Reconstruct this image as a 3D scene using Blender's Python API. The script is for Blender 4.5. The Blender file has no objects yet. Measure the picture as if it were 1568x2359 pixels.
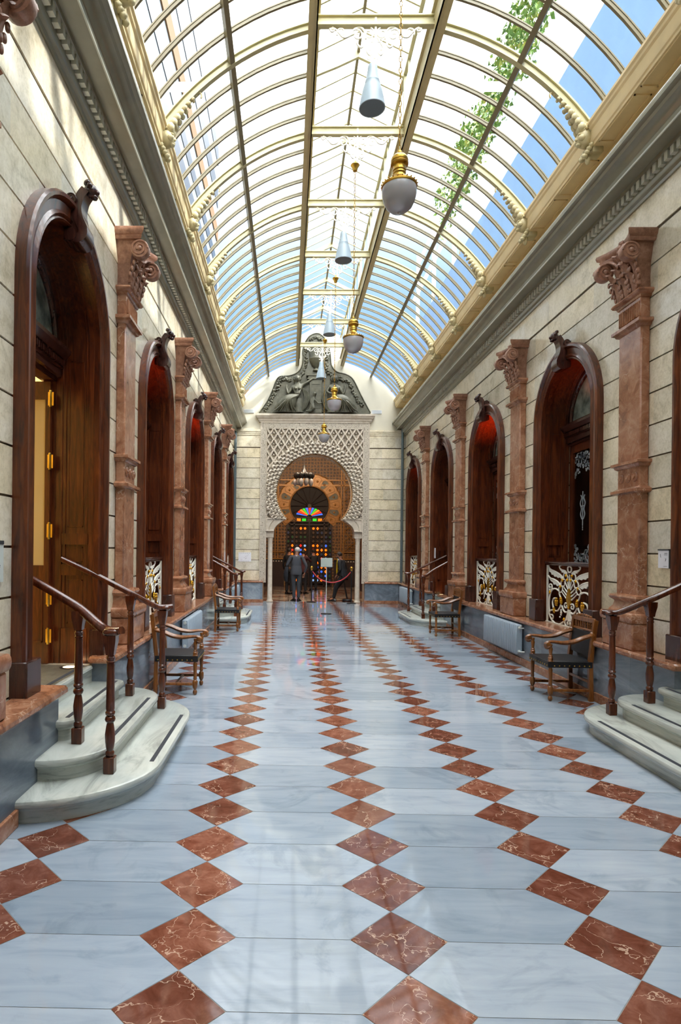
import bpy, bmesh, math, random
from mathutils import Vector, Matrix
random.seed(7)
PI = math.pi
scene = bpy.context.scene
COL = scene.collection
# ------------------------------------------------------------------ dimensions (metres, camera at x=0,y=0)
H = 1.65
XL, XR, D = -1.78, 3.62, 19.05      # wall faces, end wall
YB = -5.0                            # wall behind the camera
PIT = 3.18; Y1 = 4.75                # bay pitch, first doorway
XC = (XL + XR) / 2
ZCAP = 0.68                          # top of the marble dado cap
ZCOR = 5.27                          # underside of the cornice

# ------------------------------------------------------------------ mesh builder
class MB:
    def __init__(s): s.v = []; s.f = []; s.M = Matrix.Identity(4); s.fm = []; s.mi = 0
    def add(s, vs, fs):
        b = len(s.v); M = s.M
        s.v += [tuple(M @ Vector(p)) for p in vs]
        s.f += [tuple(b + i for i in f) for f in fs]; s.fm += [s.mi] * len(fs)
    def box(s, x0, x1, y0, y1, z0, z1):
        s.add([(x0,y0,z0),(x1,y0,z0),(x1,y1,z0),(x0,y1,z0),(x0,y0,z1),(x1,y0,z1),(x1,y1,z1),(x0,y1,z1)],
              [(0,3,2,1),(4,5,6,7),(0,1,5,4),(1,2,6,5),(2,3,7,6),(3,0,4,7)])
    def bbox(s, x0, x1, y0, y1, z0, z1, b=.01):     # box with chamfered vertical + top edges
        b = min(b, (x1-x0)/2.1, (y1-y0)/2.1, (z1-z0)/2.1)
        def ring(i, z): return [(x0+i,y0,z),(x1-i,y0,z),(x1,y0+i,z),(x1,y1-i,z),(x1-i,y1,z),(x0+i,y1,z),(x0,y1-i,z),(x0,y0+i,z)]
        def inr(i, z): return [(x0+b,y0+i,z),(x1-b,y0+i,z),(x1-i,y0+b,z),(x1-i,y1-b,z),(x1-b,y1-i,z),(x0+b,y1-i,z),(x0+i,y1-b,z),(x0+i,y0+b,z)]
        R = [inr(b*.9, z0), ring(b, z0+b), ring(b, z1-b), inr(b*.9, z1)]
        s.loft(R, True, True)
    def loft(s, rings, cap0=True, cap1=True, closed=True):
        n = len(rings[0]); vs = [p for r in rings for p in r]; fs = []
        for i in range(len(rings)-1):
            for j in range(n if closed else n-1):
                k = (j+1) % n
                fs.append((i*n+j, i*n+k, (i+1)*n+k, (i+1)*n+j))
        if cap0: fs.append(tuple(reversed(range(n))))
        if cap1: fs.append(tuple((len(rings)-1)*n + j for j in range(n)))
        s.add(vs, fs)
    def prism(s, poly, axis, a0, a1):               # poly in the plane of the two other axes (cyclic order y,z / x,z / x,y)
        def P(u, w, a): return (a,u,w) if axis == 'x' else ((u,a,w) if axis == 'y' else (u,w,a))
        s.loft([[P(u,w,a0) for u,w in poly], [P(u,w,a1) for u,w in poly]])
    def lathe(s, prof, c=(0,0,0), n=16, axis='z', cap=True):
        rings = []
        for r, h in prof:
            ring = []
            for j in range(n):
                a = 2*PI*j/n; u, w = r*math.cos(a), r*math.sin(a)
                ring.append((c[0]+u,c[1]+w,c[2]+h) if axis == 'z' else ((c[0]+h,c[1]+u,c[2]+w) if axis == 'x' else (c[0]+u,c[1]+h,c[2]+w)))
            rings.append(ring)
        s.loft(rings, cap, cap)
    def sph(s, c, r, n=10, m=6):
        rx, ry, rz = (r,r,r) if not isinstance(r, (tuple,list)) else r
        rings = []
        for i in range(1, m):
            t = PI*i/m; rings.append([(c[0]+rx*math.sin(t)*math.cos(2*PI*j/n), c[1]+ry*math.sin(t)*math.sin(2*PI*j/n), c[2]-rz*math.cos(t)) for j in range(n)])
        vs = [p for q in rings for p in q] + [(c[0],c[1],c[2]-rz),(c[0],c[1],c[2]+rz)]
        fs = []
        for i in range(m-2):
            for j in range(n): k = (j+1)%n; fs.append((i*n+j,i*n+k,(i+1)*n+k,(i+1)*n+j))
        b, t = len(vs)-2, len(vs)-1
        for j in range(n): k = (j+1)%n; fs.append((b,k,j)); fs.append((t,(m-2)*n+j,(m-2)*n+k))
        s.add(vs, fs)
    def tube(s, pts, r, n=6, cap=True, closed=False, flat=1.0, up=None):
        P = [Vector(p) for p in pts]; m = len(P)
        R = r if isinstance(r, (list,tuple)) else [r]*m
        T = []
        for i in range(m):
            a = P[i-1] if (i > 0 or closed) else P[i]; b = P[(i+1)%m] if (i < m-1 or closed) else P[i]
            d = (b-a); T.append(d.normalized() if d.length > 1e-9 else Vector((0,0,1)))
        u = Vector(up) if up else (Vector((0,0,1)) if abs(T[0].z) < .9 else Vector((1,0,0)))
        rings = []
        for i in range(m):
            u2 = u - T[i]*u.dot(T[i])
            if u2.length < 1e-4: u2 = T[i].orthogonal()
            u2.normalize(); w = T[i].cross(u2)
            if not up: u = u2
            rings.append([tuple(P[i] + u2*(R[i]*math.cos(2*PI*j/n)) + w*(R[i]*flat*math.sin(2*PI*j/n))) for j in range(n)])
        if closed: rings.append(rings[0]); cap = False
        s.loft(rings, cap, cap)
    def sweep(s, prof, stations, cap=True):          # prof: list of (p,q); stations: functions (p,q)->xyz
        s.loft([[st(p,q) for p,q in prof] for st in stations], cap, cap)
    def build(s, name, mat, parent=None, smooth=None, props=None, recalc=True, bevel=0):
        me = bpy.data.meshes.new(name); me.from_pydata(s.v, [], s.f)
        for m in (mat if isinstance(mat, (list,tuple)) else [mat]): me.materials.append(m)
        if any(s.fm): me.polygons.foreach_set('material_index', s.fm)
        if recalc:
            bm = bmesh.new(); bm.from_mesh(me); bmesh.ops.recalc_face_normals(bm, faces=bm.faces); bm.to_mesh(me); bm.free()
        if smooth:
            me.polygons.foreach_set('use_smooth', [True]*len(me.polygons))
            if smooth < 179: me.set_sharp_from_angle(angle=math.radians(smooth))
        me.update()
        o = bpy.data.objects.new(name, me); COL.objects.link(o)
        if parent is not None: o.parent = parent
        if bevel:
            b = o.modifiers.new('b', 'BEVEL'); b.width = bevel; b.segments = 2; b.limit_method = 'ANGLE'
        if props:
            for k, v in props.items(): o[k] = v
        return o

def tag(o, label=None, cat=None, group=None, kind=None):
    if label: o['label'] = label
    if cat: o['category'] = cat
    if group: o['group'] = group
    if kind: o['kind'] = kind
    return o
def empty(name, loc=(0,0,0), rz=0.0):
    o = bpy.data.objects.new(name, None); COL.objects.link(o); o.location = loc; o.rotation_euler = (0,0,rz); o.empty_display_size = .1
    return o
def copy_tree(o, parent=None):
    c = o.copy(); COL.objects.link(c)
    if parent is not None: c.parent = parent
    for ch in list(o.children): copy_tree(ch, c)
    return c
def struct(o): o['kind'] = 'structure'; return o
def cr(pts, n=6, closed=False):                      # Catmull-Rom through points of any dimension
    out = []; m = len(pts)
    rng = range(m) if closed else range(m-1)
    for i in rng:
        p0 = pts[(i-1)%m] if (closed or i > 0) else pts[0]; p1 = pts[i]; p2 = pts[(i+1)%m]; p3 = pts[(i+2)%m] if (closed or i < m-2) else pts[-1]
        for k in range(n):
            t = k/n
            out.append(tuple(.5*((2*b)+(-a+c)*t+(2*a-5*b+4*c-d)*t*t+(-a+3*b-3*c+d)*t**3) for a,b,c,d in zip(p0,p1,p2,p3)))
    if not closed: out.append(tuple(pts[-1]))
    return out
def spiral(cx, cz, r0, r1, a0, a1, n=22):
    return [(cx+(r0+(r1-r0)*i/n)*math.cos(a0+(a1-a0)*i/n), cz+(r0+(r1-r0)*i/n)*math.sin(a0+(a1-a0)*i/n)) for i in range(n+1)]

# ------------------------------------------------------------------ materials
def lin(h):
    c = [int(h[i:i+2],16)/255 for i in (0,2,4)]
    return tuple((x/12.92 if x <= .04045 else ((x+.055)/1.055)**2.4) for x in c) + (1,)
class NT:
    def __init__(s, name):
        s.m = bpy.data.materials.new(name); s.m.use_nodes = True; s.t = s.m.node_tree; s.n = s.t.nodes; s.l = s.t.links
        s.b = s.n['Principled BSDF']; s.out = s.n['Material Output']
    def nd(s, typ, **k):
        n = s.n.new(typ)
        for a, v in k.items():
            if a.startswith('i_'): n.inputs[int(a[2:]) if a[2:].isdigit() else a[2:].replace('_',' ')].default_value = v
            else: setattr(n, a, v)
        return n
    def ln(s, a, b, ai=0, bi=0): s.l.new(a.outputs[ai], b.inputs[bi])
    def coord(s, scale=(1,1,1), rnd=False, attr=None, kind='Object'):
        tc = s.nd('ShaderNodeTexCoord'); mp = s.nd('ShaderNodeMapping'); mp.inputs['Scale'].default_value = scale
        s.l.new(tc.outputs[kind], mp.inputs[0])
        if rnd:
            oi = s.nd('ShaderNodeObjectInfo'); ml = s.nd('ShaderNodeMath', operation='MULTIPLY', i_1=37.0)
            s.l.new(oi.outputs['Random'], ml.inputs[0]); s.l.new(ml.outputs[0], mp.inputs['Location'])
        if attr:
            at = s.nd('ShaderNodeAttribute', attribute_name=attr); ml = s.nd('ShaderNodeMath', operation='MULTIPLY', i_1=91.0)
            s.l.new(at.outputs['Fac'], ml.inputs[0]); s.l.new(ml.outputs[0], mp.inputs['Location'])
        return mp
    def noise(s, c, scale, detail=4, rough=.55, dist=0):
        n = s.nd('ShaderNodeTexNoise'); n.inputs['Scale'].default_value = scale; n.inputs['Detail'].default_value = detail
        n.inputs['Roughness'].default_value = rough; n.inputs['Distortion'].default_value = dist; s.ln(c, n); return n
    def ramp(s, src, stops, oi=0, interp='LINEAR'):
        r = s.nd('ShaderNodeValToRGB'); r.color_ramp.interpolation = interp; e = r.color_ramp.elements
        while len(e) < len(stops): e.new(.5)
        for i, (p, c) in enumerate(stops): e[i].position = p; e[i].color = c if len(c) == 4 else tuple(c)+(1,)
        s.l.new(src.outputs[oi], r.inputs[0]); return r
    def mix(s, a, b, f, mode='MIX'):
        m = s.nd('ShaderNodeMix', data_type='RGBA', blend_type=mode)
        for src, i in ((a,6),(b,7)):
            if isinstance(src, tuple): m.inputs[i].default_value = src
            else: s.l.new(src if hasattr(src,'links') else (src.outputs[2] if src.bl_idname == 'ShaderNodeMix' else src.outputs[0]), m.inputs[i])
        if isinstance(f, (int,float)): m.inputs[0].default_value = f
        else: s.l.new(f if hasattr(f,'links') else f.outputs[0], m.inputs[0])
        return m
    def col(s, src): s.l.new(src.outputs[2] if src.bl_idname == 'ShaderNodeMix' else src.outputs[0], s.b.inputs['Base Color'])
    def bump(s, src, strength=.3, dist=.01, oi=0):
        b = s.nd('ShaderNodeBump'); b.inputs['Strength'].default_value = strength; b.inputs['Distance'].default_value = dist
        s.l.new(src.outputs[oi], b.inputs['Height']); s.l.new(b.outputs[0], s.b.inputs['Normal']); return b
    def veins(s, c, scale, warp=.35, width=.03, wscale=3.0):
        n = s.noise(c, wscale, 4, .6)
        sb = s.nd('ShaderNodeVectorMath', operation='SUBTRACT'); sb.inputs[1].default_value = (.5,.5,.5); s.l.new(n.outputs['Color'], sb.inputs[0])
        sc = s.nd('ShaderNodeVectorMath', operation='SCALE'); sc.inputs['Scale'].default_value = warp; s.l.new(sb.outputs[0], sc.inputs[0])
        ad = s.nd('ShaderNodeVectorMath', operation='ADD'); s.l.new(c.outputs[0], ad.inputs[0]); s.l.new(sc.outputs[0], ad.inputs[1])
        v = s.nd('ShaderNodeTexVoronoi', feature='DISTANCE_TO_EDGE'); v.inputs['Scale'].default_value = scale; s.l.new(ad.outputs[0], v.inputs['Vector'])
        m2 = s.noise(c, wscale*1.7, 3)                # breaks the veins up
        th = s.nd('ShaderNodeMath', operation='MULTIPLY_ADD', i_1=width*2.6, i_2=-width*.85); s.ln(m2, th)
        lt = s.nd('ShaderNodeMath', operation='LESS_THAN'); s.l.new(v.outputs['Distance'], lt.inputs[0]); s.l.new(th.outputs[0], lt.inputs[1])
        return lt
    def set(s, rough=.5, metal=0, spec=.5, coat=0):
        s.b.inputs['Roughness'].default_value = rough; s.b.inputs['Metallic'].default_value = metal
        s.b.inputs['Specular IOR Level'].default_value = spec; s.b.inputs['Coat Weight'].default_value = coat; s.b.inputs['Coat Roughness'].default_value = .08
        return s
def plain(name, hexc, rough=.5, metal=0, var=.12, nscale=12, spec=.5, coat=0):
    t = NT(name).set(rough, metal, spec, coat); c = lin(hexc); k = t.noise(t.coord(rnd=True), nscale, 3)
    t.col(t.ramp(k, [(.3, tuple(x*(1-var) for x in c[:3])), (.7, tuple(min(1,x*(1+var)) for x in c[:3]))]))
    return t.m
def emis(name, hexc, st):
    t = NT(name); t.b.inputs['Base Color'].default_value = lin(hexc); t.b.inputs['Emission Color'].default_value = lin(hexc); t.b.inputs['Emission Strength'].default_value = st
    return t.m
MAT = {}
def mk_materials():
    # white marble floor
    t = NT('white_marble').set(.05, 0, .38); c = t.coord(attr='rnd')
    n = t.noise(c, 2.2, 6, .6, 1.4); cs = t.coord((1.0,5.5,1), attr='rnd'); n2 = t.noise(cs, 2.0, 5, .6, .8)
    r1 = t.ramp(n2, [(.28, lin('8F9AA6')), (.50, lin('9DA7B2')), (.75, lin('A6AFB8'))])
    r2 = t.ramp(n, [(.34, lin('D0D6DA')), (.45, lin('FFFFFF')), (1, lin('FFFFFF'))])
    at = t.nd('ShaderNodeAttribute', attribute_name='rnd'); r3 = t.ramp(at, [(0, lin('C6CED6')), (.3, lin('E8ECF0')), (1, lin('FFFFFF'))], oi=2)
    m = t.mix(r1, r2, .55, 'MULTIPLY'); m = t.mix(m, r3, .8, 'MULTIPLY'); t.col(m)
    MAT['floor_white'] = t.m
    # red marble floor
    t = NT('red_marble_tile').set(.05, 0, .3); c = t.coord(attr='rnd'); n = t.noise(c, 9, 6, .65, .6)
    r = t.ramp(n, [(.3, lin('643A2B')), (.5, lin('7C5040')), (.72, lin('9A7060'))])
    at = t.nd('ShaderNodeAttribute', attribute_name='rnd'); r3 = t.ramp(at, [(0, lin('B89C92')), (.6, lin('E0D0C8')), (1, lin('FFF2E8'))], oi=2)
    m = t.mix(r, r3, .8, 'MULTIPLY'); v = t.veins(c, 5.0, .45, .022, 4.5); vm = t.nd('ShaderNodeMath', operation='MULTIPLY', i_1=.55); t.ln(v, vm)
    t.col(t.mix(m, lin('CDB09A'), vm)); MAT['floor_red'] = t.m
    MAT['grout'] = plain('floor_grout', '90928E', .5)
    # red marble of the dado cap, base board and pilasters
    t = NT('red_marble').set(.16, 0, .5); c = t.coord(rnd=True); n = t.noise(c, 7, 7, .7, .8)
    r = t.ramp(n, [(.30, lin('744733')), (.48, lin('9A684C')), (.62, lin('B08064')), (.8, lin('CBA88F'))])
    v = t.veins(c, 2.3, .6, .012, 2.6); vm = t.nd('ShaderNodeMath', operation='MULTIPLY', i_1=.45); t.ln(v, vm)
    t.col(t.mix(r, lin('DBBBA3'), vm)); t.bump(n, .06); MAT['red'] = t.m
    t = NT('carved_marble').set(.32, 0, .5); c = t.coord(rnd=True); n = t.noise(c, 14, 6, .7)
    t.col(t.ramp(n, [(.3, lin('724C38')), (.55, lin('9C705A')), (.8, lin('BE9A84'))])); t.bump(n, .4, .01); MAT['carved'] = t.m
    # blue grey marble dado
    t = NT('grey_marble').set(.14, 0, .5); c = t.coord(); n = t.noise(t.coord((1,.35,1.4)), 2.2, 6, .65, 1.5)
    br = t.nd('ShaderNodeTexBrick', offset=0.0); br.inputs['Scale'].default_value = 1.0; br.inputs['Brick Width'].default_value = 1.06; br.inputs['Row Height'].default_value = 4
    br.inputs['Mortar Size'].default_value = .002; br.inputs['Color1'].default_value = (.42,.45,.5,1); br.inputs['Color2'].default_value = (1,1,1,1); br.inputs['Mortar'].default_value = (.4,.4,.42,1)
    sp = t.nd('ShaderNodeSeparateXYZ'); cb = t.nd('ShaderNodeCombineXYZ'); t.ln(c, sp)
    ad = t.nd('ShaderNodeMath', operation='ADD'); t.l.new(sp.outputs['X'], ad.inputs[0]); t.l.new(sp.outputs['Y'], ad.inputs[1]); t.l.new(ad.outputs[0], cb.inputs['X'])
    t.l.new(sp.outputs['Z'], cb.inputs['Y']); t.ln(cb, br)
    r = t.ramp(n, [(.3, lin('6A7682')), (.5, lin('84909C')), (.72, lin('A8B2BC'))]); t.col(t.mix(r, br, .75, 'MULTIPLY')); MAT['grey'] = t.m
    # marble of the steps
    t = NT('step_marble').set(.16, 0, .5); c = t.coord((1,.25,4.0)); n = t.noise(c, 5, 6, .65, 1.2); n2 = t.noise(t.coord(), 2, 3)
    t.col(t.mix(t.ramp(n, [(.32, lin('9A9E98')), (.5, lin('C2C5BE')), (.7, lin('D0D3CC'))]), t.ramp(n2, [(.3, lin('CCD4D8')), (.7, lin('F6F7F4'))]), .7, 'MULTIPLY')); MAT['step'] = t.m
    # limestone walls: blocks by height and length
    t = NT('limestone').set(.17, 0, .5); c = t.coord(kind='Object')
    sp = t.nd('ShaderNodeSeparateXYZ'); t.ln(c, sp)
    def fl(src, oi, mul, add):
        a = t.nd('ShaderNodeMath', operation='MULTIPLY_ADD', i_1=mul, i_2=add); t.l.new(src.outputs[oi], a.inputs[0]); f = t.nd('ShaderNodeMath', operation='FLOOR'); t.ln(a, f); return f
    fz = fl(sp, 'Z', 1/.323, -.684/.323)
    ad = t.nd('ShaderNodeMath', operation='ADD'); t.l.new(sp.outputs['X'], ad.inputs[0]); t.l.new(sp.outputs['Y'], ad.inputs[1])
    sh = t.nd('ShaderNodeMath', operation='MULTIPLY_ADD', i_1=.437); t.ln(fz, sh); t.l.new(ad.outputs[0], sh.inputs[2])
    fy = fl(sh, 0, 1/.85, 0); cb = t.nd('ShaderNodeCombineXYZ'); t.l.new(fz.outputs[0], cb.inputs[0]); t.l.new(fy.outputs[0], cb.inputs[1])
    wn = t.nd('ShaderNodeTexWhiteNoise'); t.ln(cb, wn)
    tone = t.ramp(wn, [(0, lin('E0DCD0')), (.35, lin('F8F2E6')), (.7, lin('F2E8D0')), (1, lin('E8E8E6'))])
    n = t.noise(c, 4.5, 8, .7, .4); n2 = t.noise(c, 34, 4, .7)
    base = t.ramp(n, [(.30, lin('CCC4B0')), (.48, lin('F0EADA')), (.68, lin('FDF8EE'))])
    m = t.mix(base, tone, .85, 'MULTIPLY'); m = t.mix(m, t.ramp(n2, [(.35, lin('B9AF97')), (.55, lin('FFFFFF'))]), .3, 'MULTIPLY'); t.col(m)
    t.bump(n2, .05, .004); MAT['stone'] = t.m
    MAT['joint'] = plain('stone_joint', '5A4C38', .7)
    # mahogany
    def wood(name, cols, rough, scale=(6,6,.6)):
        t = NT(name).set(rough, 0, .5, .25); c = t.coord(scale, rnd=True); n = t.noise(c, 4, 6, .65, 1.2); n2 = t.noise(t.coord(rnd=True), 1.6, 2)
        r = t.ramp(n, [(.3, lin(cols[0])), (.5, lin(cols[1])), (.72, lin(cols[2]))])
        t.col(t.mix(r, t.ramp(n2, [(.35, (.55,.5,.48)), (.65, (1,1,1))]), .7, 'MULTIPLY')); t.bump(n, .08, .003); return t.m
    MAT['wood'] = wood('mahogany', ('34180E','5E2C16','844520'), .28)
    MAT['wood_dark'] = wood('dark_mahogany', ('2A1512','42241E','5C342A'), .24)
    MAT['wood_rail'] = wood('polished_rail_wood', ('381A0E','582A18','763E24'), .2)
    MAT['wood_chair'] = wood('walnut', ('5E3210','86501E','AC6E30'), .3)
    MAT['leather'] = plain('black_leather', '15161A', .5, 0, .3, 30)
    MAT['brass'] = plain('brass', 'B8903C', .28, 1, .15, 8)
    MAT['brass_hinge'] = plain('polished_brass', 'ECC860', .22, 1, .1, 8)
    MAT['iron_cream'] = plain('cream_painted_iron', 'BAB28A', .42, 0, .08, 6)
    MAT['iron_taupe'] = plain('taupe_painted_iron', '7A7054', .45, 0, .08, 6)
    MAT['ent'] = plain('ochre_painted_plaster', 'E8D0A0', .5, 0, .08, 3)
    MAT['cherub'] = plain('cream_stucco', 'C6B88E', .5, 0, .12, 20)
    MAT['cornice'] = plain('olive_grey_plaster', '827E6A', .22, 0, .10, 4)
    MAT['cornice_hi'] = plain('pale_olive_plaster', 'BEBEAE', .3, 0, .06, 4)
    MAT['iron_curb'] = plain('beige_painted_iron', 'B8AA80', .42, 0, .08, 6)
    MAT['cream'] = plain('cream_plaster', 'CEC8B6', .6, 0, .05, 2)
    MAT['iron_white'] = plain('white_painted_iron', 'EDEADC', .4, 0, .05, 8)
    MAT['gilt'] = plain('gilding', 'D19A22', .3, .9, .2, 20)
    MAT['steel'] = plain('radiator_enamel', '9AA9B6', .35, 0, .06, 8)
    MAT['pipe'] = plain('galvanised_pipe', '606E74', .35, .4, .1, 8)
    MAT['white_shade'] = plain('pale_blue_enamel', '93A2AC', .4, 0, .03, 3)
    MAT['shade_in'] = plain('shade_inside', '5C6A72', .3, 0, .05, 3)
    MAT['black'] = plain('black_metal', '17181B', .4)
    MAT['strip'] = plain('anti_slip_strip', '2A2E36', .8)
    MAT['paper'] = plain('white_paper', 'E8E8EE', .6, 0, .03)
    MAT['plaque'] = plain('plaque_white', 'C9D0CC', .4, 0, .03)
    MAT['ink'] = plain('printed_ink', '5E6468', .6)
    MAT['ink_dark'] = plain('dark_plaque_edge', '33373A', .5)
    t = NT('bronze').set(.42, .15, .5); n = t.noise(t.coord(), 7, 5); t.col(t.ramp(n, [(.3, lin('434133')), (.6, lin('5C5A4A')), (.8, lin('757160'))])); MAT['bronze'] = t.m
    # glass
    t = NT('roof_glass'); mx = t.nd('ShaderNodeMixShader'); tr = t.nd('ShaderNodeBsdfTransparent'); gl = t.nd('ShaderNodeBsdfGlossy')
    gl.inputs['Roughness'].default_value = .03; tr.inputs[0].default_value = (.95,.97,.98,1); mx.inputs[0].default_value = .012
    t.l.new(tr.outputs[0], mx.inputs[1]); t.l.new(gl.outputs[0], mx.inputs[2]); t.l.new(mx.outputs[0], t.out.inputs[0]); t.n.remove(t.b); MAT['glass'] = t.m
    t = NT('door_glass'); mx = t.nd('ShaderNodeMixShader'); tr = t.nd('ShaderNodeBsdfTransparent'); gl = t.nd('ShaderNodeBsdfGlossy')
    gl.inputs['Roughness'].default_value = .02; tr.inputs[0].default_value = (.75,.75,.75,1); mx.inputs[0].default_value = .12
    t.l.new(tr.outputs[0], mx.inputs[1]); t.l.new(gl.outputs[0], mx.inputs[2]); t.l.new(mx.outputs[0], t.out.inputs[0]); t.n.remove(t.b); MAT['pane'] = t.m
    t = NT('frosted_globe').set(.25, 0, .5); t.b.inputs['Base Color'].default_value = lin('B0AEB2'); t.b.inputs['Transmission Weight'].default_value = .25; t.b.inputs['Subsurface Weight'].default_value = .2; MAT['globe'] = t.m
    MAT['etch'] = plain('etched_glass', 'A8AFB4', .6)
    t = NT('lunette_glass').set(.2, 0, .5); n = t.noise(t.coord(), 5, 5); t.col(t.ramp(n, [(.35, lin('4F5A52')), (.6, lin('8A9388')), (.8, lin('9FA79A'))])); MAT['lunette'] = t.m
    MAT['curtain'] = plain('red_velvet', '7A1E0C', .8, 0, .4, 9)
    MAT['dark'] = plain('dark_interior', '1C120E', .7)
    MAT['roomcream'] = plain('cream_room_wall', 'D9C48B', .6, 0, .04, 2)
    # portal plaster
    t = NT('carved_plaster').set(.6, 0, .3); c = t.coord(); n = t.noise(c, 9, 5, .6)
    t.col(t.ramp(n, [(.3, lin('B6A996')), (.6, lin('C9BEAF')), (.85, lin('D6CDC0'))])); MAT['plaster'] = t.m
    t = NT('arabesque_band').set(.6, 0, .3); c = t.coord(); v = t.nd('ShaderNodeTexVoronoi', feature='DISTANCE_TO_EDGE'); v.inputs['Scale'].default_value = 22; v.inputs['Randomness'].default_value = .35; t.ln(c, v)
    t.col(t.ramp(v, [(.0, lin('C4BAAA')), (.18, lin('B8AE9E')), (.34, lin('6E665A'))])); t.bump(v, .8, .01); MAT['band'] = t.m
    # ochre moorish room
    t = NT('ochre_arabesque').set(.5, 0, .4); c = t.coord(); v = t.nd('ShaderNodeTexVoronoi', feature='DISTANCE_TO_EDGE'); v.inputs['Scale'].default_value = 7; v.inputs['Randomness'].default_value = .25; t.ln(c, v); n = t.noise(c, 14, 4)
    m = t.mix(t.ramp(v, [(0, lin('9A7440')), (.10, lin('7C5430')), (.26, lin('553A22')), (.5, lin('4C463C'))]), t.ramp(n, [(.35, (.5,.45,.4)), (.6, (1,1,1))]), .6, 'MULTIPLY'); t.col(m); t.bump(v, .5, .02); MAT['ochre'] = t.m
    MAT['ochre_gold'] = plain('gilded_ochre', '9A6A2E', .4, .2, .25, 20)
    MAT['ochre_deep'] = plain('deep_ochre_relief', '7A4A1C', .5, 0, .4, 30)
    MAT['ochre_blue'] = plain('grey_blue_relief', '5B5A4C', .5, 0, .4, 40)
    MAT['dado_wood'] = plain('carved_dado_wood', '2C1813', .5, 0, .3, 20)
    t = NT('inlaid_floor').set(.12, 0, .5); c = t.coord(); br = t.nd('ShaderNodeTexBrick'); br.inputs['Scale'].default_value = 1; br.inputs['Brick Width'].default_value = .6; br.inputs['Row Height'].default_value = .3
    br.inputs['Mortar Size'].default_value = .03; br.inputs['Color1'].default_value = lin('8A4A30'); br.inputs['Color2'].default_value = lin('D8CDB4'); br.inputs['Mortar'].default_value = lin('3A2A22'); t.ln(c, br); t.col(br); MAT['inlaid'] = t.m
    for k, h, st in (('sg_orange','FF6A08',.62),('sg_green','2CC82A',.34),('sg_red','D0200C',.42),('sg_blue','3C6CE8',.30),('sg_cyan','8AB8F0',.26),('sg_dim','4A2E18',.04),('sg_dimg','1E4A1C',.05),('sg_dimb','2C3450',.07)):
        MAT[k] = emis('stained_glass_'+k[3:], h, st)
    MAT['lamp_warm'] = emis('floor_light_glow', 'FFC890', 4)
    MAT['lamp_red'] = emis('red_lamp_glow', 'FF5A20', 3)
    # people
    MAT['skin'] = plain('skin', '96664E', .5, 0, .06); MAT['hair_white'] = plain('white_hair', 'A8A8A6', .8, 0, .1, 60); MAT['hair_dark'] = plain('dark_hair', '221A16', .7, 0, .2, 60)
    MAT['sweater'] = plain('charcoal_wool', '3E4046', .9, 0, .15, 80); MAT['trousers'] = plain('grey_trousers', '32353B', .9, 0, .15, 60)
    MAT['suit'] = plain('black_suit', '101116', .8); MAT['shirt'] = plain('white_shirt', 'D8DCE6', .7); MAT['tie'] = plain('yellow_tie', 'DDB800', .6)
    MAT['maroon'] = plain('maroon_coat', '3A0E14', .8); MAT['shoe'] = plain('black_shoe', '0E0D0D', .35); MAT['rope'] = plain('red_rope', 'B03A44', .7)
    MAT['navy'] = plain('navy_coat', '14171F', .85, 0, .5, 40)
    # outdoors
    MAT['bluewall'] = plain('pale_blue_render', '7A9EC6', .8, 0, .04, 1.5)
    MAT['facade'] = plain('grey_facade', '70757A', .7, 0, .1, 1.5); MAT['louvre'] = plain('dark_window', '252C36', .3); MAT['facade_o'] = plain('ochre_strip', '6E5230', .7); MAT['facade_w'] = plain('white_render', '949CA6', .7, 0, .03)
    t = NT('vine_leaf').set(.5, 0, .4); n = t.noise(t.coord(), 4, 3); t.col(t.ramp(n, [(.3, lin('3E6028')), (.5, lin('66863A')), (.7, lin('AAA04A'))])); MAT['leaf'] = t.m
    t = NT('white_outer_steel'); mx = t.nd('ShaderNodeMixShader'); a_ = t.nd('ShaderNodeBsdfTranslucent'); b_ = t.nd('ShaderNodeBsdfDiffuse'); a_.inputs[0].default_value = (.85,.9,.92,1); b_.inputs[0].default_value = (.85,.9,.92,1); t.l.new(a_.outputs[0], mx.inputs[1]); t.l.new(b_.outputs[0], mx.inputs[2]); t.l.new(mx.outputs[0], t.out.inputs[0]); t.n.remove(t.b); MAT['steelwhite'] = t.m
mk_materials()
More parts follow.
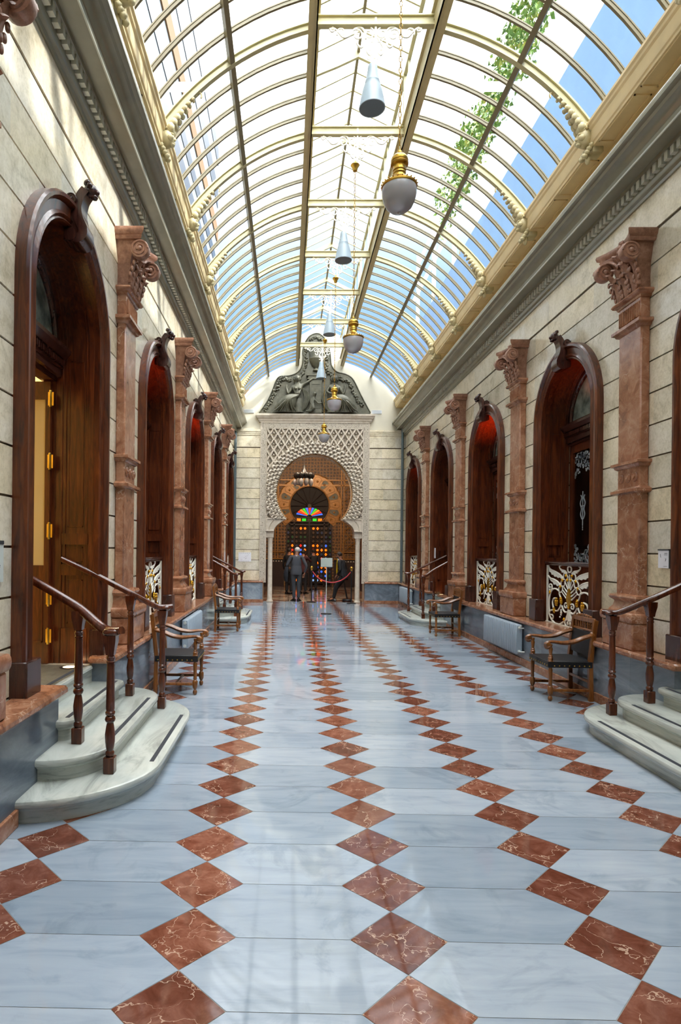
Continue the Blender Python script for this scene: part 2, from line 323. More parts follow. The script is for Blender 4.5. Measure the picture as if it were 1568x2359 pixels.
# ================================================================== FLOOR
def build_floor():
    XA, S, Y0, P = -.4131, .8974, 2.357, .4124
    h = P/2 - .002
    xs0, xs1, y0, y1 = XL+.14, XR-.14, -2.2, D+.35
    v, f, mi, rn = [], [], [], []
    def clip(poly):
        def cut(pl, ax, lim, sign):
            o = []
            for i in range(len(pl)):
                a, b = pl[i], pl[(i+1)%len(pl)]
                ia, ib = (a[ax]-lim)*sign <= 0, (b[ax]-lim)*sign <= 0
                if ia: o.append(a)
                if ia != ib:
                    t = (lim-a[ax])/(b[ax]-a[ax]); o.append((a[0]+(b[0]-a[0])*t, a[1]+(b[1]-a[1])*t))
            return o
        for ax, lim, sg in ((0,xs1,1),(0,xs0,-1),(1,y1,1),(1,y0,-1)):
            poly = cut(poly, ax, lim, sg)
            if len(poly) < 3: return None
        return poly
    def put(poly, m):
        poly = clip(poly)
        if not poly: return
        b = len(v); v.extend((x,y,0) for x,y in poly); f.append(tuple(range(b, b+len(poly)))); mi.append(m); rn.append(random.random())
    k0 = int((y0-Y0)/P)-1; k1 = int((y1-Y0)/P)+1
    g = .0015
    for j in range(-3, 6):
        x = XA + j*S
        for k in range(k0, k1):
            yc = Y0+(k+.5)*P
            put([(x-h,yc),(x,yc-h),(x+h,yc),(x,yc+h)], 1)
            ya, yb, ym = yc+g, yc+P-g, yc+P/2
            put([(x+P/2+g,ya),(x+S-P/2-g,ya),(x+S-g*1.4,ym),(x+S-P/2-g,yb),(x+P/2+g,yb),(x+g*1.4,ym)], 0)
    me = bpy.data.meshes.new('floor'); me.from_pydata(v, [], f)
    for m in (MAT['floor_white'], MAT['floor_red'], MAT['grout']): me.materials.append(m)
    me.polygons.foreach_set('material_index', mi)
    at = me.attributes.new('rnd', 'FLOAT', 'FACE'); at.data.foreach_set('value', rn)
    o = bpy.data.objects.new('floor', me); COL.objects.link(o); struct(o)
    m = MB(); m.box(XL-.1, XR+.1, YB, D+.35, -.3, -.0015); m.build('grout_bed', MAT['grout'], o)
build_floor()

# ================================================================== SIDE WALLS (local: x out of the wall, y along, z up)
ZS, RO, RI = 3.45, .90, .70          # springing, outer and inner radius of the door casings
WH = 5.95
GZ = [.684+.323*k for k in range(14)]
def wall_rows():
    rows = []; z = 0.
    for k, g in enumerate(GZ):
        gw = .016 if k < 13 else .035
        rows.append((z, g-gw/2, 0)); rows.append((g-gw/2, g+gw/2, 1)); z = g+gw/2
    rows.append((z, WH, 0)); return rows
def side_wall(name, x, sg):
    m = MB()
    RW = .80
    for z0, z1, groove in wall_rows():
        subs = [z0, z1]
        for cut in (.60, ZS):
            if z0 < cut < z1: subs.append(cut)
        z = ZS
        while z < ZS+RW:
            if z0 < z < z1: subs.append(z)
            z += .045
        if z0 < ZS+RW < z1: subs.append(ZS+RW)
        subs = sorted(set(subs))
        for a, b in zip(subs, subs[1:]):
            zm = (a+b)/2
            w = 0 if (zm < .60 or zm > ZS+RW) else (RW if zm < ZS else math.sqrt(max(0, RW**2-(zm-ZS)**2)))
            ys = [YB]
            if w:
                for k in range(5): ys += [Y1+PIT*k-w, Y1+PIT*k+w]
            ys.append(D+.5)
            d = -.014 if groove else 0.
            m.mi = 1 if groove else 0
            for i in range(0, len(ys), 2):
                xa, xb = x - sg*.45, x + sg*d
                m.box(min(xa,xb), max(xa,xb), ys[i], ys[i+1], a, b)
    o = struct(m.build(name, [MAT['stone'], MAT['joint']]))
    return o
side_wall('wall_left', XL, 1); side_wall('wall_right', XR, -1)
m = MB(); m.box(XL-.45, XR+.45, YB-.3, YB, -.3, 6.6); struct(m.build('wall_back', MAT['stone']))
def S(side):                                       # root transform of something fixed to a side wall
    return (XL, 0.) if side < 0 else (XR, PI)
STC = .09                                          # the stairs sit a little past the door axis
# dado: panel, cap, base board; open at the stair doors
def dado(side, idx):
    root = empty('trim_%d' % idx, (0,0,0)); struct(root)
    sg = 1 if side < 0 else -1; X = XL if side < 0 else XR
    def bx(mb, d0, d1, y0, y1, z0, z1, b=0):
        a, c = X+sg*d0, X+sg*d1
        (mb.bbox if b else mb.box)(min(a,c), max(a,c), y0, y1, z0, z1, *( [b] if b else []))
    gaps = [(Y1-.50, Y1+.60), (Y1+3*PIT-.50, Y1+3*PIT+.60)]
    runs = [(YB, gaps[0][0]), (gaps[0][1], gaps[1][0]), (gaps[1][1], D)]
    m = MB(); [bx(m, 0, .185, a+(.06 if i else 0), b-(.06 if i < 2 else 0), 0, ZCAP-.06) for i,(a,b) in enumerate(runs)]
    m.build('marble_panel', MAT['grey'], root)
    m = MB(); [bx(m, 0, .235, a, b, ZCAP-.062, ZCAP, .018) for a, b in runs]
    m.build('marble_cap', MAT['red'], root, smooth=40)
    m = MB()
    yy = YB
    for k in (0, 3):
        bx(m, .18, .205, yy, Y1+PIT*k+STC-1.30, 0, .105); yy = Y1+PIT*k+STC+1.30
    bx(m, .18, .205, yy, D, 0, .105)
    m.build('marble_skirting', MAT['red'], root, bevel=.006)
dado(-1, 1); dado(1, 2)

# ================================================================== CORNICE + ENTABLATURE
def cornice(side, idx):
    sg = 1 if side < 0 else -1; X = XL if side < 0 else XR
    root = struct(empty('trim_%d' % idx))
    def P(d): return X+sg*d
    prof = [(0,5.27),(.02,5.27),(.025,5.30),(.05,5.315),(.06,5.34),(.06,5.44),(.115,5.455),(.12,5.485),(.255,5.49),(.262,5.475),(.272,5.475),(.272,5.535),(.285,5.545),(.295,5.575),(.325,5.60),(.36,5.615),(.375,5.64),(.40,5.645),(.415,5.655),(.42,5.70),(.41,5.72),(.3,5.735),(0,5.76)]
    m = MB(); m.prism([(P(d),z) for d,z in prof], 'y', YB, D); m.build('cornice_moulding', MAT['cornice'], root, smooth=35)
    m = MB(); m.prism([(P(d),z) for d,z in [(.262,5.474),(.274,5.472),(.275,5.490),(.27,5.492)]], 'y', YB, D-.002)
    m.build('pale_fillet', MAT['cornice_hi'], root)
    m = MB(); y = YB+.05
    while y < D-.05:
        a, b = sorted((P(.058), P(.106))); m.box(a, b, y, y+.052, 5.372, 5.452); y += .092
    m.build('dentil_row', MAT['cornice_hi'], root)
    # ochre entablature beam under the springing of the roof
    root = struct(empty('trim_%d' % (idx+2)))
    prof = [(-.02,5.95),(.06,5.95),(.06,6.13),(.08,6.16),(.30,6.16),(.30,6.19),(.315,6.20),(.325,6.23),(.325,6.33),(.345,6.345),(.35,6.37),(.37,6.385),(.37,6.415),(.30,6.42),(-.02,6.42)]
    m = MB(); m.prism([(P(d),z) for d,z in prof], 'y', YB, D); m.build('entablature', MAT['ent'], root, smooth=30)
    m = MB(); i = 0
    for k in range(-4, 9):
        ya, yb = 5.025+1.785*k, 5.025+1.785*(k+1); yb = min(yb, D)
        if yb-ya < .5: continue
        for (a, b) in ((ya+.16, (ya+yb)/2-.05), ((ya+yb)/2+.05, yb-.16)):
            for (d0, d1, y0, y1) in ((.11,.125,a,b),(.265,.28,a,b),(.11,.28,a,a+.015),(.11,.28,b-.015,b)):
                u, w = sorted((P(d0), P(d1))); m.box(u, w, y0, y1, 6.148, 6.162)
    m.build('soffit_panel_mould', MAT['ent'], root)
    # parapet behind, closes the wall up to the beam
    a, b = sorted((X-sg*.45, X-sg*.0)); m = MB(); m.box(a, b, YB, D+.5, WH, 6.42)
    m.build('parapet', MAT['ent'], root)
cornice(-1, 3); cornice(1, 4)

# ================================================================== PILASTERS
def volute(mb, c, r, axis_dir, w, n=26, turns=1.6):
    """raised spiral with a domed eye on a disc; c centre, axis along local y or x (axis_dir) , w half thickness"""
    cx, cy, cz = c
    if axis_dir == 'y':
        mb.lathe([(r*.96,-w),(r,-w*.8),(r,w*.8),(r*.96,w)], (cx,cy,cz), 20, 'y')
        for s in (-1, 1):
            mb.tube([(cx+p, cy+s*w, cz+q) for p, q in spiral(0,0,r*.92,r*.28,0,2*PI*turns,n)], r*.12, 6)
            mb.sph((cx,cy+s*w,cz), (r*.3,r*.22,r*.3), 8, 6)
    else:
        mb.lathe([(r*.96,-w),(r,-w*.8),(r,w*.8),(r*.96,w)], (cx,cy,cz), 20, 'x')
        for s in (-1, 1):
            mb.tube([(cx+s*w, cy+p, cz+q) for p, q in spiral(0,0,r*.92,r*.28,0,2*PI*turns,n)], r*.12, 6)
            mb.sph((cx+s*w,cy,cz), (r*.22,r*.3,r*.3), 8, 6)
def make_pilaster():
    r = empty('pilaster')
    z0 = ZCAP
    m = MB(); m.bbox(.0,.20,-.29,.29,z0,z0+.27,.012)
    tor = [(.20+.018*math.sin(t), z0+.27+.05*(1-math.cos(t))) for t in [i*PI/6 for i in range(7)]]
    for (pr, half) in ((tor, .29),):
        m.loft([[ (0,-half-(d-.20),z),(d,-half-(d-.20),z),(d,half+(d-.20),z),(0,half+(d-.20),z)] for d, z in pr])
    m.loft([[(0,-h,z),(d,-h,z),(d,h,z),(0,h,z)] for d,h,z in ((.15,.255,z0+.37),(.145,.25,z0+.39),(.115,.235,z0+.42),(.10,.225,z0+.48))])
    m.build('pedestal', MAT['red'], r, smooth=40)
    m = MB()
    m.bbox(0,.095,-.205,.205,z0+.47,3.98,.012)
    m.build('shaft', MAT['red'], r, smooth=40)
    m = MB(); m.box(0,.09,-.2,.2,1.0,1.01)
    def ringm(zc, pr, hh=.205, dd=.095):
        m.loft([[(0,-hh-e,zc+z),(dd+e,-hh-e,zc+z),(dd+e,hh+e,zc+z),(0,hh+e,zc+z)] for e,z in pr])
    m = MB()
    ringm(1.19, [(.0,-.05),(.02,-.03),(.045,-.012),(.055,.008),(.045,.028),(.01,.04),(0,.042)])
    m.build('band_moulding', MAT['red'], r, smooth=40); m = MB()
    ringm(2.58, [(.0,-.045),(.022,-.03),(.028,-.012),(.05,-.005),(.05,.022),(.03,.03),(0,.032)])
    m.build('band_moulding', MAT['red'], r, smooth=40); m = MB()
    ringm(2.30, [(.0,-.03),(.03,-.025),(.05,-.015),(.05,.012),(.03,.02),(0,.04)])
    m.build('band_moulding', MAT['red'], r, smooth=40)
    m = MB()
    for y in (-.125, 0, .125): m.lathe([(.052,0),(.052,.008),(.045,.016),(.02,.018)], (.094,y,2.44), 12, 'x'); m.lathe([(.028,0),(.024,.012)], (.108,y,2.44), 10, 'x')
    m.build('rosette_row', MAT['red'], r, smooth=40)
    # necking
    m = MB()
    def rr(zc, pr, hh=.205, dd=.095):
        m.loft([[(0,-hh-e,zc+z),(dd+e,-hh-e,zc+z),(dd+e,hh+e,zc+z),(0,hh+e,zc+z)] for e,z in pr])
    rr(3.99, [(.0,-.04),(.02,-.03),(.03,-.01),(.055,.0),(.055,.03),(.04,.04),(0,.045)])
    m.bbox(0,.10,-.2,.2,4.02,4.26,.008)
    for i in range(12): y = -.18+i*.0327; m.lathe([(.011,4.06),(.011,4.21)], (.102,y,0), 6, 'z')
    rr(4.27, [(.0,-.03),(.015,-.02),(.02,0),(.045,.008),(.06,.03),(.05,.05),(.02,.06),(0,.065)])
    m.build('necking', MAT['red'], r, smooth=40)
    # capital: bell, acanthus leaves, two corner volutes, moulded abacus, flower
    m = MB()
    m.loft([[(0,-h,z),(d,-h*.98,z),(d,h*.98,z),(0,h,z)] for d,h,z in ((.12,.20,4.31),(.12,.19,4.45),(.135,.20,4.60),(.17,.23,4.72),(.20,.25,4.79))])
    def leaf(y, x, zb, ht, w, curl):
        st = [(0,0,.7),(.25,.010,1.0),(.5,.022,1.05),(.75,.045,.9),(.92,.08,.7),(1.0,.11,.45),(.95,.125,.3)]
        rings = []
        for t, o, ww in st:
            hw = w*ww/2; zz = zb+ht*t; xx = x+o*curl
            rings.append([(xx-.012,y-hw,zz),(xx+.006,y-hw*.6,zz+.005),(xx+.020,y,zz+.008),(xx+.006,y+hw*.6,zz+.005),(xx-.012,y+hw,zz),(xx-.022,y,zz)])
        m.loft(rings)
        for s in (-1,1):
            for k in range(3): m.sph((x+.012+.02*k*curl, y+s*w*.45, zb+ht*(.25+.22*k)), (.016,.022,.03), 6, 5)
    for y in (-.14,0,.14): leaf(y, .125, 4.31, .20, .12, .8)
    for y in (-.20,-.07,.07,.20): leaf(y, .135, 4.36, .27, .11, .9)
    leaf(0, .15, 4.48, .26, .10, 1.0)
    for s in (-1,1):
        m.tube(cr([(.15,s*.03,4.55),(.19,s*.08,4.68),(.22,s*.16,4.755),(.25,s*.22,4.765)],5), [.016]*16, 6)
    for i in range(9): m.sph((.17+.01*math.sin(i*2.1), -.08+.02*i, 4.60+.03*math.cos(i*1.7)), .018, 6, 5)
    m.build('acanthus_bell', MAT['carved'], r, smooth=60)
    for s in (-1,1):
        m = MB()
        volute(m, (.245,s*.245,4.675), .092, 'y', .045)
        m.tube(cr([(.235,s*.235,4.76),(.2,s*.20,4.775),(.15,s*.12,4.76)],4), .02, 6)
        m.build('volute', MAT['carved'], r, smooth=50)
    m = MB()
    n = 14
    def aba(e, z):
        pts = []
        for i in range(n+1):
            t = -1+2*i/n; pts.append((.275+e-.10*(1-t*t), t*(.30+e), z))
        return [(0,-.30-e,z)] + [(.20,-.30-e,z)] + pts + [(.20,.30+e,z)] + [(0,.30+e,z)]
    m.loft([aba(-.02,4.775), aba(-.005,4.80), aba(-.01,4.815), aba(.012,4.83), aba(.022,4.865), aba(.015,4.885)])
    m.build('abacus', MAT['carved'], r, smooth=40)
    m = MB(); m.sph((.20,0,4.83),.035,8,6)
    for i in range(7): a = i*2*PI/7; m.sph((.195,.048*math.cos(a),4.83+.048*math.sin(a)),(.022,.028,.028),6,5)
    for k in range(3): m.sph((.20,0,4.77-.05*k),(.025,.03-.005*k,.03),6,5)
    m.build('flower', MAT['carved'], r, smooth=60)
    return r
pil = make_pilaster()
PILG = 'red marble pilasters along the hall'
def place(proto, first, side, y, x=None):
    o = proto if first else copy_tree(proto)
    X, rz = S(side); o.location = (X if x is None else x, y, 0); o.rotation_euler.z = rz
    return o
PN = {-1: ['red marble pilaster cut by the left picture edge, only its scrolled capital in view',
           'red marble pilaster on the left wall between the nearest doorway and the first grille',
           'red marble pilaster on the left wall between the two left grille windows nearest the camera',
           'red marble pilaster on the left wall just before the far left staircase',
           'farthest red marble pilaster on the left wall, past the far staircase'],
      1: [None, 'red marble pilaster on the right wall beside the small white plaque with a 7',
          'red marble pilaster on the right wall between the large and the middle grille',
          'red marble pilaster on the right wall behind the farther right armchair',
          'farthest red marble pilaster on the right wall, past the far staircase']}
first = True
for side in (-1, 1):
    for k in range(5):
        if PN[side][k] is None: continue
        o = place(pil, first, side, Y1-PIT/2+PIT*k-(.07 if k == 0 else 0)); first = False
        tag(o, PN[side][k], 'pilaster', PILG)

# ================================================================== DOORWAYS
def arch_stations(z0, zs, n=26):
    st = [lambda r,d,z=z0: (d, r, z), lambda r,d,z=zs-.001: (d, r, z)]
    for i in range(n+1):
        t = PI*i/n; st.append(lambda r,d,c=math.cos(t),s=math.sin(t): (d, r*c, zs+r*s))
    st += [lambda r,d,z=zs-.001: (d, -r, z), lambda r,d,z=z0: (d, -r, z)]
    return st
def make_casing(zb):
    parts = []
    m = MB()
    prof = [(.70,.001),(.70,.05),(.712,.062),(.724,.055),(.733,.06),(.745,.072),(.757,.06),(.77,.05),(.835,.055),(.845,.075),(.86,.092),(.885,.092),(.90,.075),(.90,.0),(.90,-.01),(.80,-.01),(.80,.001)]
    m.sweep(prof, arch_stations(zb+.30, ZS)); parts.append(('arched_casing', m, MAT['wood'], 40))
    for s in (-1,1):
        m = MB(); a, b = sorted((s*.69, s*.915)); m.bbox(-.02,.115,a,b,zb,zb+.31,.008); parts.append(('plinth_block', m, MAT['wood_dark'], 40))
    m = MB()
    prof = [(.70,0),(.70,-.045),(.712,-.05),(.712,-.075),(.722,-.08),(.722,-.25),(.712,-.255),(.712,-.28),(.70,-.285),(.70,-.345),(.79,-.345),(.79,0)]
    m.sweep(prof, arch_stations(zb, ZS)); 
    for s in (-1,1):                                  # rails that divide the jamb panels
        for za, zc in ((zb,zb+.30),(zb+.80,zb+.90),(zb+1.08,zb+1.18),(zb+.30,zb+.32)):
            a, b = sorted((s*.70, s*.73)); m.box(-.29,-.04,a,b,za,zc)
        for za, zc in ((zb+.92,zb+1.06),(zb+.36,zb+.76),(zb+1.24,ZS-.1)):
            for (d0,d1,q0,q1) in ((-.235,-.225,za,zc),(-.105,-.095,za,zc),(-.235,-.095,za,za+.01),(-.235,-.095,zc-.01,zc)):
                a, b = sorted((s*.715, s*.724)); m.box(d0,d1,a,b,q0,q1)
    parts.append(('panelled_jamb', m, MAT['wood'], 40))
    # keystone console: an S scroll with a small carved head on top
    m = MB()
    path = cr([(.05,4.10),(.10,4.06),(.145,4.08),(.15,4.14),(.115,4.22),(.10,4.31),(.12,4.40),(.16,4.46)], 5)
    for i, (px_, pz_) in enumerate(path): pass
    wd = [.035+.05*math.sin(PI*min(1,i/(len(path)-1)*1.1)) for i in range(len(path))]
    rings = []
    for i, (px_, pz_) in enumerate(path):
        w = max(.04, .10-.045*i/len(path)); t = .035
        a = path[max(0,i-1)]; b = path[min(len(path)-1,i+1)]; dx, dz = b[0]-a[0], b[1]-a[1]; L = math.hypot(dx,dz) or 1; nx, nz = -dz/L*t, dx/L*t
        rings.append([(px_+nx,-w,pz_+nz),(px_+nx*1.25,-w*.5,pz_+nz*1.25),(px_+nx*1.1,0,pz_+nz*1.1),(px_+nx*1.25,w*.5,pz_+nz*1.25),(px_+nx,w,pz_+nz),(px_-nx,w,pz_-nz),(px_-nx,-w,pz_-nz)])
    m.loft(rings)
    m.prism([(0,4.06),(.07,4.04),(.12,4.08),(.11,4.2),(.085,4.32),(.06,4.38),(0,4.40)], 'y', -.07, .07)
    m.lathe([(.05,-.10),(.052,0),(.05,.10)], (.06,0,4.085), 12, 'y')
    for s in (-1,1): volute(m, (.055,s*.055,4.37), .045, 'y', .03, 18, 1.4)
    parts.append(('keystone_scroll', m, MAT['wood_dark'], 50))
    m = MB(); m.sph((.185,0,4.47),(.055,.05,.055),10,8)
    for i in range(8): a = i*PI/4; m.sph((.17+.02*math.cos(a*2),.045*math.cos(a),4.49+.045*math.sin(a)),.024,6,5)
    m.sph((.235,0,4.455),(.022,.018,.024),6,5); m.sph((.215,0,4.42),(.03,.03,.022),6,5)
    parts.append(('carved_head', m, MAT['wood_dark'], 60))
    # transom with dentils
    m = MB()
    m.prism([(-.40,3.16),(-.34,3.16),(-.335,3.19),(-.30,3.20),(-.30,3.26),(-.28,3.275),(-.28,3.34),(-.255,3.35),(-.235,3.38),(-.215,3.40),(-.21,3.43),(-.40,3.43)], 'y', -.70, .70)
    for i in range(33): y = -.68+i*.0417; m.box(-.30,-.262,y,y+.024,3.285,3.335)
    for i in range(44): y = -.69+i*.0315; m.box(-.34,-.318,y,y+.018,3.205,3.24)
    parts.append(('transom', m, MAT['wood_dark'], 30))
    m = MB()
    prof = [(.60,-.37),(.60,-.33),(.615,-.32),(.63,-.335),(.645,-.32),(.70,-.32),(.70,-.37)]
    st = [lambda r,d,c=math.cos(PI*i/24),s=math.sin(PI*i/24): (d, r*c, ZS+r*s) for i in range(25)]
    m.sweep(prof, st); m.box(-.37,-.32,-.70,.70,3.42,3.49); parts.append(('lunette_frame', m, MAT['wood_dark'], 40))
    m = MB(); pts = [(.61*math.cos(PI*i/24), ZS+.61*math.sin(PI*i/24)) for i in range(25)]
    m.prism(pts, 'x', -.352, -.346); parts.append(('lunette_glass', m, MAT['lunette'], None))
    return parts
def glazed_leaf(sgn, zb):
    """one leaf of the double door; sgn is the side of the door axis"""
    a0, a1 = sorted((sgn*.012, sgn*.695)); out = []
    m = MB(); x0, x1 = -.40, -.355; st = .10
    m.box(x0,x1,a0,a0+st,zb,3.17); m.box(x0,x1,a1-st,a1,zb,3.17)
    for z0, z1 in ((zb,zb+.16),(zb+.62,zb+.82),(3.05,3.17)): m.box(x0,x1,a0+st,a1-st,z0,z1)
    m.box(x0+.015,x1-.015,a0+st,a1-st,zb+.16,zb+.62)
    m.bbox(x1-.02,x1+.008,a0+st+.05,a1-st-.05,zb+.21,zb+.57,.012)
    m.box(x1,x1+.02,a0+st-.01,a1-st+.01,zb+.80,zb+.83)
    out.append(('door_leaf', m, MAT['wood'], 40, []))
    g = MB(); g.box(-.385,-.379,a0+st,a1-st,zb+.82,3.05)
    e = MB(); yc = (a0+a1)/2; w = (a1-a0)/2-st
    zt, z0 = 3.03, zb+.84
    def flat(poly): e.prism([(yc+u*w, z) for u, z in poly], 'x', -.378, -.3755)
    # lace swag at the head, lace at the foot, monogram in the middle
    top = [(-1,zt),(1,zt),(1,zt-.30)]+[(1-.125*i, zt-.30+.20*math.sin(PI*i/16)+(.015 if i%2 else -.01)) for i in range(1,16)]+[(-1,zt-.30)]
    rl = random.Random(4)
    for i in range(150):
        u = rl.uniform(-1,1); dep_ = .34-.20*math.cos(u*PI/2)*rl.random()-.10*(1-abs(u)); v_ = rl.random()*dep_
        q = rl.uniform(.012,.024); e.prism([(yc+u*w*.96+q*math.cos(k*PI/3+u), zt-v_+q*math.sin(k*PI/3+u)) for k in range(6)], 'x', -.378, -.3755)
    for i in range(110):
        u = rl.uniform(-1,1); v_ = rl.random()*(.10+.18*abs(u))
        q = rl.uniform(.012,.024); e.prism([(yc+u*w*.96+q*math.cos(k*PI/3+u), z0+v_+q*math.sin(k*PI/3+u)) for k in range(6)], 'x', -.378, -.3755)
    bot = [(-1,z0),(1,z0),(1,z0+.22)]+[(1-.125*i, z0+.22-.12*math.sin(PI*i/16)+(.015 if i%2 else -.015)) for i in range(1,16)]+[(-1,z0+.22)]
    zc = (zt+z0)/2
    for s in (-1,1): e.tube([(-.377, yc+u, zc+v) for u, v in cr([(s*.02,-.16),(s*.06,-.09),(s*.035,-.02),(s*.07,.06),(s*.03,.13),(s*.055,.17)],4)], .007, 5)
    e.tube([(-.377,yc,zc-.24),(-.377,yc,zc+.22)], .006, 5)
    for k in range(5): e.sph((-.377,yc,zc-.30+.03*k),(.003,.012,.014),6,4)
    e.tube([(-.377,yc-.05,zc+.02),(-.377,yc+.05,zc+.02)], .006, 5)
    out[0][4].append(('door_glass', g, MAT['pane'], None)); out[0][4].append(('etched_lace', e, MAT['etch'], None))
    return out
def doorway(side, k, idx, stair):
    y = Y1+PIT*k; X, rz = S(side); zb = .60 if stair else ZCAP
    name = 'door_%d' % idx if stair else 'window_%d' % idx
    r = empty(name, (X, y, 0), rz); struct(r)
    for nm, m, mt, sm in make_casing(zb): m.build(nm, mt, r, smooth=sm)
    open_door = (side < 0 and k == 0)
    if not open_door:
        for s in (-1,1):
            for nm, m, mt, sm, subs in glazed_leaf(s, zb):
                o = m.build(nm, mt, r, smooth=sm)
                for n2, m2, t2, s2 in subs: m2.build(n2, t2, o, smooth=s2)
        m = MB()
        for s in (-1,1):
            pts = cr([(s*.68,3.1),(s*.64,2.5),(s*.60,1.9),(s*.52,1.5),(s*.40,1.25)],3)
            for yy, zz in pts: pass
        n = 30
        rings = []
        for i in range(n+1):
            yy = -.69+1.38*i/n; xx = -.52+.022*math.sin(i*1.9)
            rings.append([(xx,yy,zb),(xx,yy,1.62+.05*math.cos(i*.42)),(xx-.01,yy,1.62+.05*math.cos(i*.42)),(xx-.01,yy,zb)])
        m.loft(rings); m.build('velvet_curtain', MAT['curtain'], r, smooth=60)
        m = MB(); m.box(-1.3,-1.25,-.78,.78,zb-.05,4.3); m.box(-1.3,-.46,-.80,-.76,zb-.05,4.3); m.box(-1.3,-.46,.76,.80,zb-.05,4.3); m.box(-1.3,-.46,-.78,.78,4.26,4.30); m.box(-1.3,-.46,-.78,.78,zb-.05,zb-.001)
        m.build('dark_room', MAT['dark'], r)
    else:
        # open leaf folded against the far jamb, with its brass hinges; cream room behind
        m = MB(); a0, a1 = (.63,.675)
        m.box(-1.0,-.37,a0,a1,zb+.01,1.49); m.box(-1.0,-.37,a0,a1,2.98,3.14); m.box(-.415,-.37,a0,a1,1.49,2.98); m.box(-1.0,-.94,a0,a1,1.49,2.98)
        for z0, z1 in ((zb+.2,zb+.75),):
            for q in ((-.95,-.94),(-.43,-.42)): m.box(q[0],q[1],a0-.012,a0,z0,z1)
            m.box(-.95,-.42,a0-.012,a0,z0,z0+.012); m.box(-.95,-.42,a0-.012,a0,z1-.012,z1)
        m.box(-.46,-.345,.69,.80,zb,3.2); m.box(-.46,-.345,-.80,-.69,zb,3.2); m.box(-.46,-.345,-.69,.69,3.15,3.2); leafo = m.build('open_door_leaf', MAT['wood'], r, smooth=30); m = MB(); m.box(-.94,-.415,a0+.010,a0+.025,1.49,2.98); m.build('frosted_pane', MAT['roomcream'], leafo)
        for z in (.86, 1.20, 1.80, 2.42, 2.98):
            m = MB(); m.box(-.385,-.335,a0-.018,a0-.004,z-.06,z+.06); m.lathe([(.011,-.075),(.013,-.07),(.013,.07),(.011,.075)], (-.362,a0-.02,z), 8, 'z')
            m.build('brass_hinge', MAT['brass_hinge'], leafo, smooth=40)
        m = MB(); m.box(-2.6,-2.55,-1.6,2.2,zb-.05,4.4); m.box(-2.6,-.46,2.15,2.2,zb-.05,4.4); m.box(-2.6,-.46,-1.6,-1.55,zb-.05,4.4); m.box(-2.6,-.46,-1.6,2.2,4.35,4.4); m.box(-2.6,-.46,-1.6,2.2,zb-.06,zb-.012)
        m.build('cream_room', MAT['roomcream'], r)
    # marble sill or landing
    m = MB()
    if stair: m.box(-.46,.02,-.70,.70,.45,.598)
    else: m.box(-.46,.02,-.70,.70,.60,ZCAP-.001)
    m.build('sill', MAT['step'] if stair else MAT['red'], r)
    return r
di, wi = 1, 1
for side in (-1, 1):
    for k in range(5):
        st = k in (0, 3)
        doorway(side, k, di if st else wi, st)
        if st: di += 1
        else: wi += 1
NWIN = wi
def area(name, loc, energy, size, color=(1,1,1), rot=(0,0,0), spread=None):
    l = bpy.data.lights.new(name, 'AREA'); l.energy = energy; l.size = size; l.color = color
    o = bpy.data.objects.new(name, l); COL.objects.link(o); o.location = loc; o.rotation_euler = rot; return o
def point(name, loc, energy, color=(1,1,1), r=.05):
    l = bpy.data.lights.new(name, 'POINT'); l.energy = energy; l.color = color; l.shadow_soft_size = r
    o = bpy.data.objects.new(name, l); COL.objects.link(o); o.location = loc; return o
# small red lamps in the crowns of the doorways that glow in the photograph
for side, k, e in ((-1,1,1.2),(-1,2,4),(1,1,.4),(1,2,4),(1,4,.8)):
    X, rz = S(side); sg = -side; y = Y1+PIT*k
    area('doorway_red_light', (X-sg*.17, y, 3.72), e*.8, .12, (1,.13,.02), (PI,0,0))
point('cream_room_light', (XL-1.5, Y1+1.0, 3.4), 45, (1,.85,.6), .2)

# ================================================================== STAIRCASES
def round_step(hw, dep, zt, rn=.25):
    """plan outline (x = depth out of the wall, y along) of a step with rounded outer corners"""
    A, B = ((dep-.10, hw-.58) if hw > 1.2 else ((.40, hw-.62) if hw > 1 else (.13,.10)))
    pts = [(.0,-hw), (dep-A,-hw)]
    for i in range(1, 12):
        t = (PI/2)*i/12; pts.append((dep-A+A*math.sin(t), -hw+B*(1-math.cos(t))))
    pts.append((dep,-hw+B))
    return pts + [(x,-y) for x, y in reversed(pts)]
def inset(pts, e):
    n = len(pts); out = []
    for i in range(n):
        a, b, c = pts[i-1], pts[i], pts[(i+1)%n]
        d1 = Vector((b[0]-a[0], b[1]-a[1])); d2 = Vector((c[0]-b[0], c[1]-b[1]))
        if d1.length < 1e-6: d1 = d2
        if d2.length < 1e-6: d2 = d1
        d1.normalize(); d2.normalize(); nn = Vector((-(d1.y+d2.y), d1.x+d2.x)); nn.normalize()
        out.append((b[0]+nn.x*e, b[1]+nn.y*e))
    return out
